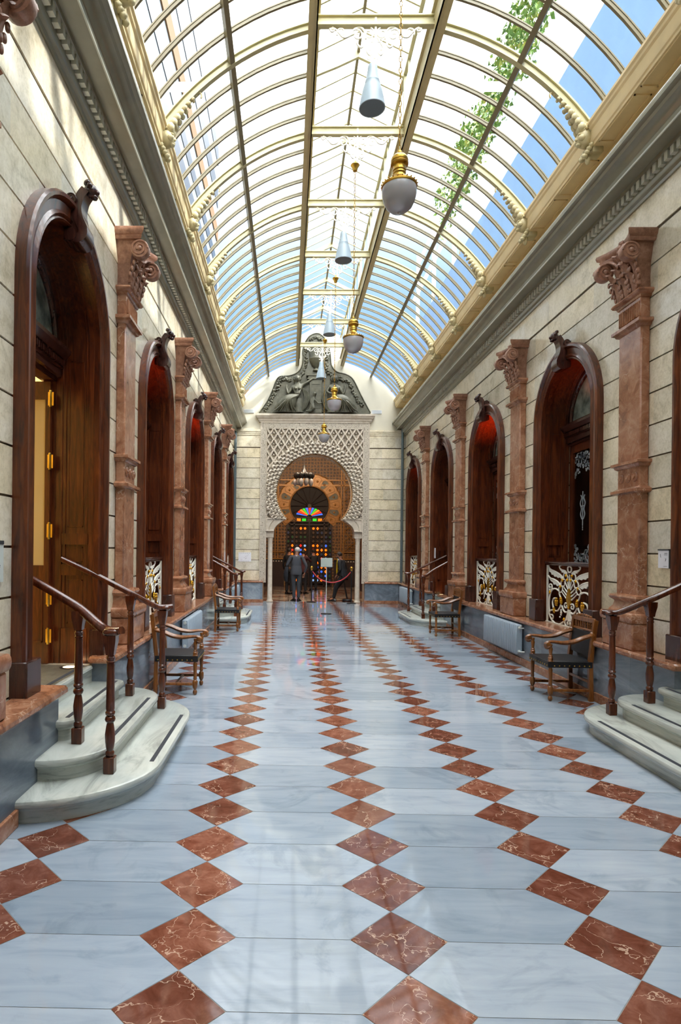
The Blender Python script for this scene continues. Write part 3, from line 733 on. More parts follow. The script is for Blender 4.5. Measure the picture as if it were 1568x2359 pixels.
def make_stairs():
    r = empty('stone_steps'); 
    specs = [(1.32,.90,0,.15),(1.04,.60,.15,.30),(.70,.30,.30,.45)]
    for hw, dep, z0, z1 in specs:
        o = round_step(hw, dep, z1)
        m = MB(); L = lambda e, z: [(max(x,.0),y,z) for x,y in inset(o, e)]
        m.loft([L(.045,z0), L(.045,z1-.075), L(.03,z1-.062), L(.02,z1-.052), L(.006,z1-.046), L(0,z1-.035), L(0,z1-.018), L(.006,z1-.006), L(.02,z1)])
        s = m.build('step', MAT['step'], r, smooth=35)
        m = MB(); m.box(dep-.085,dep-.055,-.60,.60,z1,z1+.003); m.build('anti_slip_strip', MAT['strip'], s)
    m = MB(); hw = .53
    m.box(-.46,.0,-hw-.1,hw,.45,.60); m.loft([[(0,-hw,z),(x,-hw,z),(x,hw,z),(0,hw,z)] for x,z in ((0.0,.45),(.0,.545),(.03,.56),(.04,.575),(.035,.592),(.02,.60))])
    s = m.build('landing', MAT['step'], r, smooth=35)
    m = MB(); m.box(-.06,-.03,-hw+.02,hw-.02,.60,.603); m.build('anti_slip_strip', MAT['strip'], s)
    return r
st0 = make_stairs(); first = True
SL = {(-1,0): 'curved white marble steps up to the nearest left doorway', (-1,3): 'curved white marble steps behind the farther left armchair, toward the end wall',
      (1,0): 'curved white marble steps cut by the right edge of the picture', (1,3): 'curved white marble steps behind the farther right armchair'}
for side in (-1,1):
    for k in (0,3):
        y = Y1+PIT*k+STC
        o = place(st0, first, side, y); first = False
        tag(o, SL[(side,k)], 'steps', 'marble door steps')

# ================================================================== STAIR RAILINGS
def newel(mb, x, y, z0, zt, s=1.0):
    hgt = zt - z0
    mb.bbox(x-.036*s,x+.036*s,y-.036*s,y+.036*s,z0,z0+.11,.005)
    P = [(.022,.0),(.03,.012),(.030,.03),(.022,.04),(.027,.06),(.033,.10),(.034,.15),(.027,.20),(.022,.225),(.031,.235),(.036,.25),(.031,.265),(.022,.272),(.031,.28),(.034,.295),(.027,.305),(.030,.32),(.029,.45),(.025,1.0)]
    top = hgt-.11-.13
    prof = [(r_*s, z0+.11+(t if t < .33 else .32+(t-.32)/(.68)*(top-.32))) for r_, t in P]
    mb.lathe(prof, (x,y,0), 12)
    zt2 = z0+.11+top
    mb.lathe([(.022*s,zt2-.06),(.03*s,zt2-.055),(.03*s,zt2-.045),(.024*s,zt2-.04),(.03*s,zt2-.028),(.03*s,zt2-.016),(.024*s,zt2-.01),(.024*s,zt2)], (x,y,0), 12)
    mb.loft([[(x-w,y-w,z),(x+w,y-w,z),(x+w,y+w,z),(x-w,y+w,z)] for w, z in ((.026*s,zt2-.002),(.03*s,zt2+.03),(.04*s,zt2+.085),(.042*s,zt2+.13))])
def make_railing(sy):
    """local: x out of the wall, sy = side of the stair axis"""
    r = empty('stair_railing')
    n1 = (.335, sy*.685, .30, 1.215); n2 = (.60, sy*.825, .15, 1.07)
    for n_ in (n2, n1):
        m = MB(); newel(m, *n_[:4]); m.build('newel_post', MAT['wood_rail'], r, smooth=40)
    e = (-.28, sy*.60, 1.55)
    pts = [e, (.0,sy*.635,1.415), (.30,sy*.675,1.255), (.43,sy*.735,1.175), (.51,sy*.78,1.125), (.57,sy*.81,1.10), (.64,sy*.845,1.10), (.68,sy*.865,1.105)]
    m = MB(); P = cr(pts, 4); prof = [(-.030,-.022),(-.036,-.005),(-.03,.015),(-.015,.027),(.015,.027),(.03,.015),(.036,-.005),(.030,-.022)]
    rings = []
    for i, p in enumerate(P):
        a = Vector(P[max(0,i-1)]); b = Vector(P[min(len(P)-1,i+1)]); t = (b-a).normalized(); w = t.cross(Vector((0,0,1))).normalized(); u = w.cross(t)
        rings.append([tuple(Vector(p)+w*q+u*s_) for q, s_ in prof])
    m.loft(rings); m.bbox(.555,.675,sy*.84-.055,sy*.84+.055,1.07,1.118,.02)
    m.build('handrail', MAT['wood_rail'], r, smooth=50)
    return r
ra, rb = make_railing(-1), make_railing(1)
fa = fb = True
RL = {(-1,0,-1): 'turned wooden railing at the front of the nearest left staircase, closest to the camera', (-1,0,1): 'turned wooden railing of the nearest left staircase, next to the left armchair',
      (-1,3,-1): 'front wooden railing of the far left staircase, right behind the farther left armchair', (-1,3,1): 'rear wooden railing of the far left staircase, nearest the end wall',
      (1,0,1): 'turned wooden railing cut by the right edge, beside the near right armchair', (1,3,-1): 'front wooden railing of the far right staircase, behind the farther right armchair', (1,3,1): 'rear wooden railing of the far right staircase, next to the radiator by the end wall'}
for (side,k,w), lb in RL.items():
    y = Y1+PIT*k+STC
    loc = w if side < 0 else -w
    if loc < 0: o = place(ra, fa, side, y); fa = False
    else: o = place(rb, fb, side, y); fb = False
    tag(o, lb, 'railing', 'wooden stair railings')

# ================================================================== GRILLES
def make_grille():
    r = empty('ornamental_grille'); X0 = -.045
    def T(px_, py_):                                   # from the drawing grid to the wall plane, left half
        a = (px_-800)/570*.665; f = (px_-230)/570; yb = 1895+120*f; yt = 300+28*f
        return a, ZCAP+(yb-py_)/(yb-yt)*.80
    scr, gld = MB(), MB()
    def tb(mb, pts, rad, n=5, both=True):
        q = cr([T(*p) for p in pts], n)
        for s in ((-1,1) if both else (1,)):
            mb.tube([(X0, s*a if both else a, z) for a, z in q], rad, 6, up=(1,0,0))
    def blade(mb, pts, th=.006):
        q = [T(*p) for p in pts]
        for s in (-1,1): mb.prism([(s*a, z) for a, z in q], 'x', X0-th, X0+th)
    tb(scr, [(800,330),(762,360),(755,420),(770,480),(800,500)], .010)
    tb(scr, [(745,530),(690,460),(610,430),(560,390),(548,330),(580,320)], .009)
    blade(scr, [(745,530),(690,455),(610,420),(565,390),(575,440),(610,470),(620,510),(655,500),(670,530),(710,515)])
    tb(scr, [(655,680),(560,560),(430,480),(320,430),(270,370),(250,310)], .011)
    blade(scr, [(650,680),(560,560),(430,480),(320,430),(270,380),(285,490),(330,510),(350,570),(400,575),(430,630),(480,620),(520,660),(570,640),(600,680)])
    tb(scr, [(590,860),(500,760),(400,700),(310,670),(255,600)], .011)
    blade(scr, [(585,860),(500,760),(400,700),(310,670),(290,690),(340,760),(390,790),(410,850),(460,840),(500,890),(550,865)])
    tb(scr, [(740,560),(690,520),(655,580),(660,665)], .009); tb(scr, [(690,700),(625,705),(590,780),(598,845)], .009); tb(scr, [(640,880),(575,890),(535,950),(545,1020)], .009)
    tb(scr, [(730,560),(760,640),(720,720),(690,760)], .008); tb(scr, [(690,740),(680,860),(640,900)], .008); tb(scr, [(620,890),(640,960),(600,1050),(560,1050)], .008)
    for a, b in (((745,1240),(610,1040)),((752,1150),(620,960)),((760,1060),(650,880)),((772,970),(690,740)),((788,940),(745,660)),((800,940),(800,560))):
        tb(scr, [a, ((a[0]+b[0])/2-4,(a[1]+b[1])/2), b], [.011,.011,.010,.009,.009,.008,.008,.007,.006,.006,.006][:11])
    tb(scr, [(550,1030),(480,970),(400,965),(340,1030),(298,1180),(282,1380),(290,1570),(300,1700),(360,1830),(450,1930),(540,1950),(640,1900),(705,1815)], .012)
    tb(scr, [(330,1040),(360,930),(345,850),(300,840),(278,890),(300,940),(320,910)], .010)
    tb(scr, [(475,1225),(405,1245),(378,1350),(400,1490),(435,1560)], .012)
    tb(scr, [(300,1620),(330,1570),(400,1560),(500,1580),(560,1500),(592,1400)], .011)
    tb(scr, [(620,1430),(655,1530),(705,1600),(755,1590)], .012)
    tb(scr, [(760,1370),(715,1345),(685,1410),(710,1480),(750,1460),(740,1410)], .010)
    tb(scr, [(550,1060),(565,1140),(590,1210)], .011)
    tb(scr, [(330,1780),(310,1720),(350,1690),(395,1730),(385,1800),(350,1800)], .010)
    tb(scr, [(780,1530),(765,1650),(735,1760),(715,1840)], .012); tb(scr, [(800,1530),(800,1700),(785,1840)], .014); tb(scr, [(700,1820),(705,1920),(740,1990)], .010)
    blade(scr, [(800,1540),(770,1620),(745,1740),(700,1840),(760,1820),(800,1860)])
    for px_, py_, rr_ in ((606,1560,.016),(606,1620,.022),(600,1680,.014),(575,1745,.012),(770,1900,.024),(300,1000,.018)):
        a, z = T(px_, py_)
        for s in (-1,1): scr.sph((X0,s*a,z),(.012,rr_,rr_*1.1),8,6)
    scr.build('scrollwork', MAT['iron_white'], r, smooth=50)
    for s in (1,):
        q = [T(*p) for p in ((800,945),(780,1010),(760,1100),(742,1230),(760,1330),(780,1440),(800,1480))]
        gld.prism([(a,z) for a,z in q]+[(-a,z) for a,z in reversed(q[1:-1])], 'x', X0-.012, X0+.014)
    gld.build('gilt_stem', MAT['gilt'], r, smooth=60)
    def cluster(px_, py_, rad, n, rr_):
        a, z = T(px_, py_)
        for s in ((-1,1) if abs(a) > .01 else (1,)):
            gld = MB()
            for i in range(n):
                t = i*2*PI/n; gld.sph((X0+.006,s*(a+rad*math.cos(t)),z+rad*1.2*math.sin(t)),(.012,rr_,rr_*1.15),6,5)
            gld.sph((X0+.012,s*a,z),(.014,rr_*.9,rr_),6,5)
            gld.build('gilt_ornament', MAT['gilt'], r, smooth=60)
    cluster(485,1330,.032,6,.022); cluster(430,1560,.022,5,.018); cluster(612,1310,.018,5,.020); cluster(605,1240,.012,4,.014); cluster(315,1065,.012,4,.012); cluster(690,1805,.010,4,.012)
    for px_, py_ in ((800,1470),(730,590),(640,720),(590,900),(840,720)): cluster(px_, py_, .008, 4, .012)
    m = MB()
    for s in (-1,1): a, b = sorted((s*.655, s*.672)); m.box(X0-.012,X0+.012,a,b,ZCAP,1.50)
    m.box(X0-.014,X0+.014,-.69,.69,ZCAP,ZCAP+.014)
    m.build('grille_frame', MAT['iron_white'], r)
    m = MB(); m.bbox(X0-.035,X0+.035,-.70,.70,1.50,1.535,.012); m.bbox(X0-.022,X0+.022,-.70,.70,1.48,1.505,.004); m.build('top_rail', MAT['wood_dark'], r, smooth=40)
    return r
gr = make_grille(); first = True
GL = {(-1,1): 'white and gilt scrolled iron grille in the left window behind the near armchair', (-1,2): 'white and gilt iron grille in the middle left window, before the farther armchair', (-1,4): 'narrow sliver of white iron grille in the last left window beside the end wall',
      (1,1): 'large white and gilt scrolled iron grille behind the near right armchair', (1,2): 'white and gilt iron grille in the middle right window above the right radiator', (1,4): 'white iron grille in the last right window by the end wall'}
for (side,k), lb in GL.items():
    o = place(gr, first, side, Y1+PIT*k); first = False
    tag(o, lb, 'grille', 'iron window grilles')
# ================================================================== END WALL AND PORTAL
PX = .79                                            # portal axis
AC, AR = 3.46, 1.19                                 # horseshoe arch centre and radius
def half_open(z):
    """half width of the portal opening at height z"""
    if z > AC-.80: 
        t = z-AC
        if t > AR+.03: return 0
        w = math.sqrt(max(0, AR**2-min(t,AR)**2)) if t < AR*.55 else math.sqrt(max(0, (AR+.03)**2-t*t))*(AR/(AR+.03))
        return w
    if z > 2.62: return .885
    if z > 2.25: t = (2.62-z)/.37; return .90+.36*math.sin(t*PI/2)**.8 if t < .55 else .90+.36*math.sin(t*PI/2)**.8
    return 1.27
def end_wall():
    m = MB()
    y0, y1 = D, D+.55
    xl, xr = XL-.4, XR+.4
    fl, fr = PX-1.70, PX+1.70
    for z0, z1, g in wall_rows():
        if z0 >= 5.45: break
        z1 = min(z1, 5.45)
        yy = y0+.012 if g else y0
        m.mi = 1 if g else 0
        m.box(xl, fl, yy, y1, z0, z1); m.box(fr, xr, yy, y1, z0, z1)
    o = struct(m.build('wall_end', [MAT['stone'], MAT['joint']]))
    # plaster tympanum, arched under the roof
    m = MB()
    pts = [(XC-2.42,5.45),(XC+2.42,5.45)]
    cx, cz, R = .92, 4.70, 3.00
    arc = [(cx+R*math.cos(t), cz+R*math.sin(t)) for t in [math.radians(36+ (77-36)*i/10) for i in range(11)]]
    arc2 = [(2*cx-x, z) for x, z in reversed(arc)]
    poly = [(XL-.4,5.45),(XR+.4,5.45),(XR+.4,6.46)] + arc + [(cx+.66,8.42),(cx,8.78),(cx-.66,8.42)] + arc2 + [(XL-.4,6.46)]
    m.prism(poly, 'y', D+.02, D+.55); m.build('plaster_tympanum', MAT['cream'], o)
    m = MB()
    for a, b in ((XL,fl),(fr,XR)):
        m.prism([(D,5.27),(D-.02,5.28),(D-.02,5.33),(D-.035,5.34),(D-.035,5.38),(D-.05,5.39),(D-.05,5.45),(D,5.46)], 'x', a, b)
    m.build('string_course', MAT['stone'], o)
    # dado of the end wall
    r = struct(empty('trim_5'))
    m = MB(); m.box(XL+.18,PX-1.60,D-.16,D,0,ZCAP-.06); m.box(PX+1.60,XR-.18,D-.16,D,0,ZCAP-.06); m.build('marble_panel', MAT['grey'], r)
    m = MB(); m.bbox(XL+.2,PX-1.58,D-.20,D,ZCAP-.06,ZCAP,.015); m.bbox(PX+1.58,XR-.2,D-.20,D,ZCAP-.06,ZCAP,.015); m.build('marble_cap', MAT['red'], r)
    m = MB(); m.box(XL+.2,PX-1.58,D-.185,D,0,.10); m.box(PX+1.58,XR-.2,D-.185,D,0,.10); m.build('marble_skirting', MAT['red'], r, bevel=.005)
end_wall()
def portal():
    r = empty('moorish_portal', (PX, D, 0))
    tag(r, 'carved pale plaster portal with a horseshoe arch at the end of the hall', 'portal')
    # band frame
    m = MB()
    for s in (-1,1):
        a, b = sorted((s*1.52, s*1.70)); m.box(a,b,-.05,.0,.62,5.66)
    m.box(-1.52,1.52,-.05,0,5.48,5.66); m.build('arabesque_band', MAT['band'], r)
    m = MB()
    for s in (-1,1):
        for x in (1.70,1.52): a = s*x; m.box(a-.014,a+.014,-.066,-.0,.62,5.67)
    m.box(-1.71,1.71,-.066,0,5.655,5.68); m.box(-1.53,1.53,-.066,0,5.468,5.49)
    m.build('band_edging', MAT['plaster'], r)
    m = MB(); pr = [(0,5.68),(.06,5.68),(.07,5.71),(.09,5.74),(.09,5.77),(.115,5.79),(.15,5.84),(.155,5.86),(.17,5.87),(.17,5.925),(.0,5.94)]
    m.loft([[(-1.70-d,-d if d else .0,z),(1.70+d,-d if d else 0,z),(1.70+d,.02,z),(-1.70-d,.02,z)] for d, z in pr]); m.build('portal_cornice', MAT['plaster'], r, smooth=30)
    # carved field as a height field
    nx, nz = 214, 224; x0, x1, z0, z1 = -1.51, 1.51, 2.24, 5.48
    vs = {}; V = []; F = []
    def hgt(x, z):
        dx = abs(x); rr_ = math.hypot(x, z-AC)
        hz = half_open(z)
        # distance outward from the arch edge
        if z > AC-.80: e = rr_-AR
        else: e = dx-hz
        if z > 2.62 and e < .40 and z > AC-.85:
            # muqarnas: overlapping scalloped shells in rows around the arch
            ang = math.atan2(z-AC, x); best = -.02
            for kk in range(int(e/.095)-1, int(e/.095)+2):
                if kk < 0: continue
                u = ang*(AR+.2)/.150 + (.5 if kk % 2 else 0); fu = (u-math.floor(u))-.5
                fv = (e-.095*(kk+.5))/.095
                q = (fu*2.05)**2+(fv*1.25)**2
                if q < 1:
                    hh = .012+.012*kk+.085*math.sqrt(1-q)
                    if (fu*2)**2+((fv+.32)*1.9)**2 < .22: hh -= .07
                    best = max(best, hh)
            return best
        if z < 2.66:
            u, w = dx-1.0, z-2.25
            return .04+.02*(math.sin(14*math.hypot(dx-.95, z-2.25)) > .2)+(.02 if (z > 2.61 or z < 2.27 or dx > 1.47) else 0)
        # sebka lattice
        p, q = .235, .345
        a = x/p; b = (z-5.48)/q
        rowi = math.floor(b*2+.0); 
        best = 9
        for jj in (0, 1):
            ax = a+.5*jj; bz = b+.5*jj
            fx = (ax-math.floor(ax+.5))*p; fz = (bz-math.floor(bz+.5))*q
            # ogee cell shape
            hw = .105*(1-abs(fz)/(q*.52))**.75 if abs(fz) < q*.52 else 0
            best = min(best, abs(abs(fx)-hw))
            if abs(fx) < hw: inside = (fx, fz)
        h = 0.0
        if best < .024: h = .075
        elif best < .034: h = .05
        else:
            s1 = math.sin(fx*95)*math.sin(fz*62+1.2); h = .022 if s1 > .25 else (-.05 if s1 < -.2 else -.01)
            if abs(fz-.03) < .03 and abs(fx) < .03: h = .05
        return h
    def inside(x, z): return abs(x) < half_open(z)-.006
    idx = {}
    for j in range(nz+1):
        z = z0+(z1-z0)*j/nz
        for i in range(nx+1):
            x = x0+(x1-x0)*i/nx
            # snap to the opening edge
            ho = half_open(z); 
            if abs(abs(x)-ho) < .008: x = math.copysign(ho, x)
            idx[(i,j)] = len(V); V.append((x, -(.02+hgt(x,z)), z))
    for j in range(nz):
        for i in range(nx):
            zc = z0+(z1-z0)*(j+.5)/nz; xc = x0+(x1-x0)*(i+.5)/nx
            if inside(xc, zc): continue
            F.append((idx[(i,j)],idx[(i+1,j)],idx[(i+1,j+1)],idx[(i,j+1)]))
    m = MB(); m.v = V; m.f = F; m.fm = [0]*len(F)
    me = m.build('carved_field', MAT['plaster'], r, smooth=50, recalc=False)
    # wall behind the field, with the opening cut as height bands
    m = MB(); z = 0
    zs = [0,2.05]+[2.05+.03*i for i in range(1,90)]; zs = [z for z in zs if z < AC+AR+.03]+[AC+AR+.03]
    for a, b in zip(zs, zs[1:]):
        w = half_open((a+b)/2)+.004 if a >= 2.04 else 1.60
        for s in (-1,1): u, t = sorted((s*w, s*1.71)); m.box(u,t,0 if a >= 2.04 else 0,.55,a,b)
    m.box(-1.71,1.71,0,.55,AC+AR+.03,5.94); m.build('portal_core', MAT['plaster'], r)
    # ochre reveal edge following the arch
    m = MB(); path = []
    for i in range(41):
        t = math.radians(-42+264*i/40); path.append((AR*math.cos(t), AC+(AR+(.03 if math.sin(t) > .8 else 0))*math.sin(t)))
    m.tube([(x,-.01,z) for x, z in path], .022, 6, up=(0,1,0)); m.build('gilt_arch_edge', MAT['ochre_gold'], r, smooth=60)
    # columns with block capitals
    for s in (-1,1):
        cx = s*1.385+.005
        m = MB(); m.lathe([(.10,0),(.105,.02),(.10,.05),(.085,.07),(.082,.10),(.078,.12),(.076,1.0),(.072,1.80),(.078,1.80),(.08,1.815),(.078,1.83),(.072,1.83),(.072,1.92),(.08,1.95),(.088,2.0),(.095,2.03)], (cx,.10,0), 18)
        c = m.build('column', MAT['plaster'], r, smooth=40)
        m = MB(); m.loft([[(cx-w,.10-w,z),(cx+w,.10-w,z),(cx+w,.10+w,z),(cx-w,.10+w,z)] for w,z in ((.085,2.03),(.10,2.05),(.105,2.17),(.12,2.19),(.12,2.24))]); m.build('capital', MAT['plaster'], c)
portal()

# ================================================================== BRONZE RELIEF ABOVE THE PORTAL
def skin(name, verts, edges, radii, mat, parent=None, sub=2, root=0, flat=None):
    me = bpy.data.meshes.new(name); me.from_pydata(verts, edges, []); me.materials.append(mat)
    o = bpy.data.objects.new(name, me); COL.objects.link(o)
    if parent is not None: o.parent = parent
    sk = o.modifiers.new('Skin', 'SKIN'); sk.use_smooth_shade = True
    d = me.skin_vertices[0].data
    for i, rd in enumerate(radii): d[i].radius = rd if isinstance(rd, tuple) else (rd, rd); d[i].use_root = (i == root)
    s = o.modifiers.new('Sub', 'SUBSURF'); s.levels = sub; s.render_levels = sub
    return o
class G:                                            # graph builder for skinned bodies
    def __init__(s): s.v = []; s.e = []; s.r = []
    def a(s, p, r, frm=None):
        s.v.append(tuple(p)); s.r.append(r); i = len(s.v)-1
        if frm is not None: s.e.append((frm, i))
        return i
    def chain(s, frm, pts):
        for p, r in pts: frm = s.a(p, r, frm)
        return frm
    def obj(s, name, mat, parent=None, sub=2): return skin(name, s.v, s.e, s.r, mat, parent, sub)
def relief():
    r = empty('bronze_relief', (PX, D, 5.95)); tag(r, 'dark bronze relief with two seated draped women and a child below an urn and garlands', 'relief')
    pts = [(-.977,5.957),(-.721,6.332),(-.571,6.664),(-.445,6.995),(-.316,7.114),(-.045,7.139),(.19,7.223),(.341,7.401),(.386,7.661),(.371,7.92),(.439,8.157),(.532,8.322),(.649,8.429),(.80,8.477),(.95,8.43),(1.10,8.27),(1.21,8.0),(1.245,7.75),(1.29,7.45),(1.45,7.267),(1.70,7.209),(1.90,7.104),(2.03,6.917),(2.18,6.611),(2.34,6.306),(2.52,5.99),(2.52,5.957)]
    pts = [(x-PX, z-5.95) for x, z in pts]
    out = cr(pts[:-1], 3)
    m = MB(); m.prism(out+[(pts[-1][0],.0),(pts[0][0],.0)], 'y', -.06, -.0+.02); m.build('backing_panel', MAT['bronze'], r)
    m = MB(); m.tube([(x,-.055,z) for x,z in out], .022, 6, up=(0,1,0)); m.build('rim', MAT['bronze'], r, smooth=60)
    m = MB(); rnd = random.Random(3)
    def garl(path, n, rad, spread):
        m = MB(); P = cr(path, 6); m.tube([(x,-.06,z) for x, z in P], .02, 5)
        for i in range(n):
            x, z = P[int(i*(len(P)-1)/n)]
            for _ in range(3): m.sph((x+rnd.uniform(-1,1)*spread,-.07-rnd.random()*.03,z+rnd.uniform(-1,1)*spread),(rad*rnd.uniform(.6,1.1),)*3,7,5)
        m.build('fruit_garland', MAT['bronze'], r, smooth=60)
    garl([(-1.58,.12),(-1.45,.30),(-1.33,.55),(-1.2,.80),(-1.1,1.05),(-.95,1.10),(-.75,1.02)], 34, .038, .05)
    garl([(-.50,1.18),(-.36,1.35),(-.30,1.65),(-.33,1.95),(-.22,2.15)], 24, .038, .045)
    garl([(.24,2.1),(.33,1.9),(.33,1.62),(.34,1.38),(.52,1.2),(.80,1.08),(1.05,.98),(1.18,.72),(1.30,.45),(1.5,.20)], 50, .038, .045)
    garl([(-.18,2.33),(0,2.40),(.16,2.33)], 12, .035, .03); garl([(.15,.08),(.4,.12),(.55,.06)], 14, .035, .04)
    m = MB(); U = 1.32
    m.lathe([(.06,U),(.10,U+.02),(.07,U+.06),(.05,U+.10),(.13,U+.18),(.20,U+.32),(.21,U+.36),(.22,U+.38),(.21,U+.40),(.23,U+.62),(.26,U+.72),(.22,U+.78),(.14,U+.82),(.16,U+.86),(.05,U+.93)], (0,-.07,0), 16)
    m.build('urn', MAT['bronze'], r, smooth=50)
    m = MB(); m.bbox(-.20,.20,-.14,-.05,.0,1.05,.01); m.bbox(-.27,.27,-.17,-.05,1.05,1.10,.01); m.bbox(-.24,.24,-.16,-.05,1.10,1.16,.01); m.bbox(-.30,.30,-.18,-.05,1.16,1.20,.01)
    for a in (-.14,.14): m.box(a-.01,a+.01,-.152,-.14,.15,.92)
    m.box(-.14,.14,-.152,-.14,.90,.92); m.box(-.14,.14,-.152,-.14,.15,.17)
    m.build('pedestal', MAT['bronze'], r)
    def woman(s):
        g = G(); Y = -.16
        hip = g.a((s*.60,Y,.40),(.15,.12)); ch = g.chain(hip, [((s*.58,Y,.58),(.13,.09)),((s*.57,Y-.02,.74),(.165,.11))])
        nk = g.chain(ch, [((s*.575,Y,.90),.06),((s*.58,Y-.02,1.02),(.095,.10)),((s*.585,Y,1.09),.07)])
        if s < 0: g.chain(ch, [((s*.44,Y,.86),.06),((s*.30,Y,.94),.045),((s*.16,Y,1.03),.036),((s*.06,Y,1.10),.026)])
        else: g.chain(ch, [((s*.44,Y,.84),.06),((s*.34,Y-.04,.66),.045),((s*.46,Y-.10,.58),.036),((s*.54,Y-.12,.60),.03)])
        g.chain(ch, [((s*.74,Y,.80),.065),((s*.86,Y-.03,.58),.05),((s*.92,Y-.03,.76),.04),((s*.90,Y-.03,.88),.03)])
        kn = g.chain(hip, [((s*.86,Y-.10,.46),(.16,.14)),((s*1.06,Y-.06,.28),(.14,.13)),((s*1.26,Y,.09),(.08,.08))])
        g.chain(hip, [((s*.78,Y-.04,.26),(.17,.15)),((s*.70,Y-.05,.10),(.13,.10))])
        o = g.obj('seated_woman', MAT['bronze'], r, 2)
        m = MB()
        for i in range(8):
            t = i/7; m.tube(cr([(s*(.52+.30*t),Y-.13,.50-.06*t),(s*(.74+.26*t),Y-.20-.02*math.sin(i*2),.40-.12*t),(s*(.72+.42*t),Y-.17,.22-.08*t),(s*(.60+.70*t),Y-.10,.03)],5), [.016+.008*(i%2)]*16, 5)
        m.loft([[(s*x,y,z),(s*(x+.12),y-.06,z),(s*(x+.26),y,z)] for x,y,z in ((.44,Y+.02,.46),(.40,Y,.25),(.36,Y,.02))])
        m.loft([[(s*x,y,z),(s*(x+w*.5),y-.09,z),(s*(x+w),y,z)] for x,y,z,w in ((.78,Y+.02,.42,.25),(.72,Y,.22,.45),(.62,Y+.02,.02,.75))])
        for i in range(5): m.tube(cr([(s*(.42-.035*i),Y,.80-.03*i),(s*(.34-.035*i),Y-.02,.50),(s*(.40-.03*i),Y-.02,.2),(s*.46,Y,.03)],5), .022, 5)
        for q in (-1,1): m.sph((s*.57+q*.06,Y-.12,.74),(.05,.045,.05),8,6)
        m.build('drapery', MAT['bronze'], o, smooth=60)
        m = MB()
        for i in range(12): a = i*.53; m.sph((s*.58+.09*math.cos(a),Y-.03,1.06+.075*math.sin(a)),(.045,.05,.045),6,5)
        m.sph((s*.58,Y-.09,1.05),(.085,.09,.11),12,8); m.sph((s*.575,Y-.18,1.04),(.015,.02,.025),6,5)
        m.build('hair', MAT['bronze'], o, smooth=60)
    woman(-1); woman(1)
    g = G(); Y = -.20
    hip = g.a((-.12,Y,.20),(.075,.07)); ch = g.chain(hip, [((-.11,Y,.33),(.065,.06)),((-.10,Y,.42),(.07,.06))]); g.chain(ch, [((-.06,Y-.01,.50),.035),((-.03,Y-.02,.58),(.075,.075)),((-.02,Y-.02,.64),.05)])
    g.chain(ch, [((-.03,Y-.03,.40),.035),((.08,Y-.04,.28),.028),((.20,Y-.03,.30),.02)]); g.chain(ch, [((-.16,Y,.40),.035),((-.14,Y-.04,.26),.028),((-.02,Y-.06,.24),.02)])
    g.chain(hip, [((-.06,Y-.05,.12),.05),((-.16,Y-.03,.05),.035),((-.28,Y,.04),.025)]); g.chain(hip, [((-.16,Y,.10),.05),((-.24,Y,.05),.035),((-.30,Y,.04),.025)])
    g.obj('kneeling_child', MAT['bronze'], r, 2)
relief()

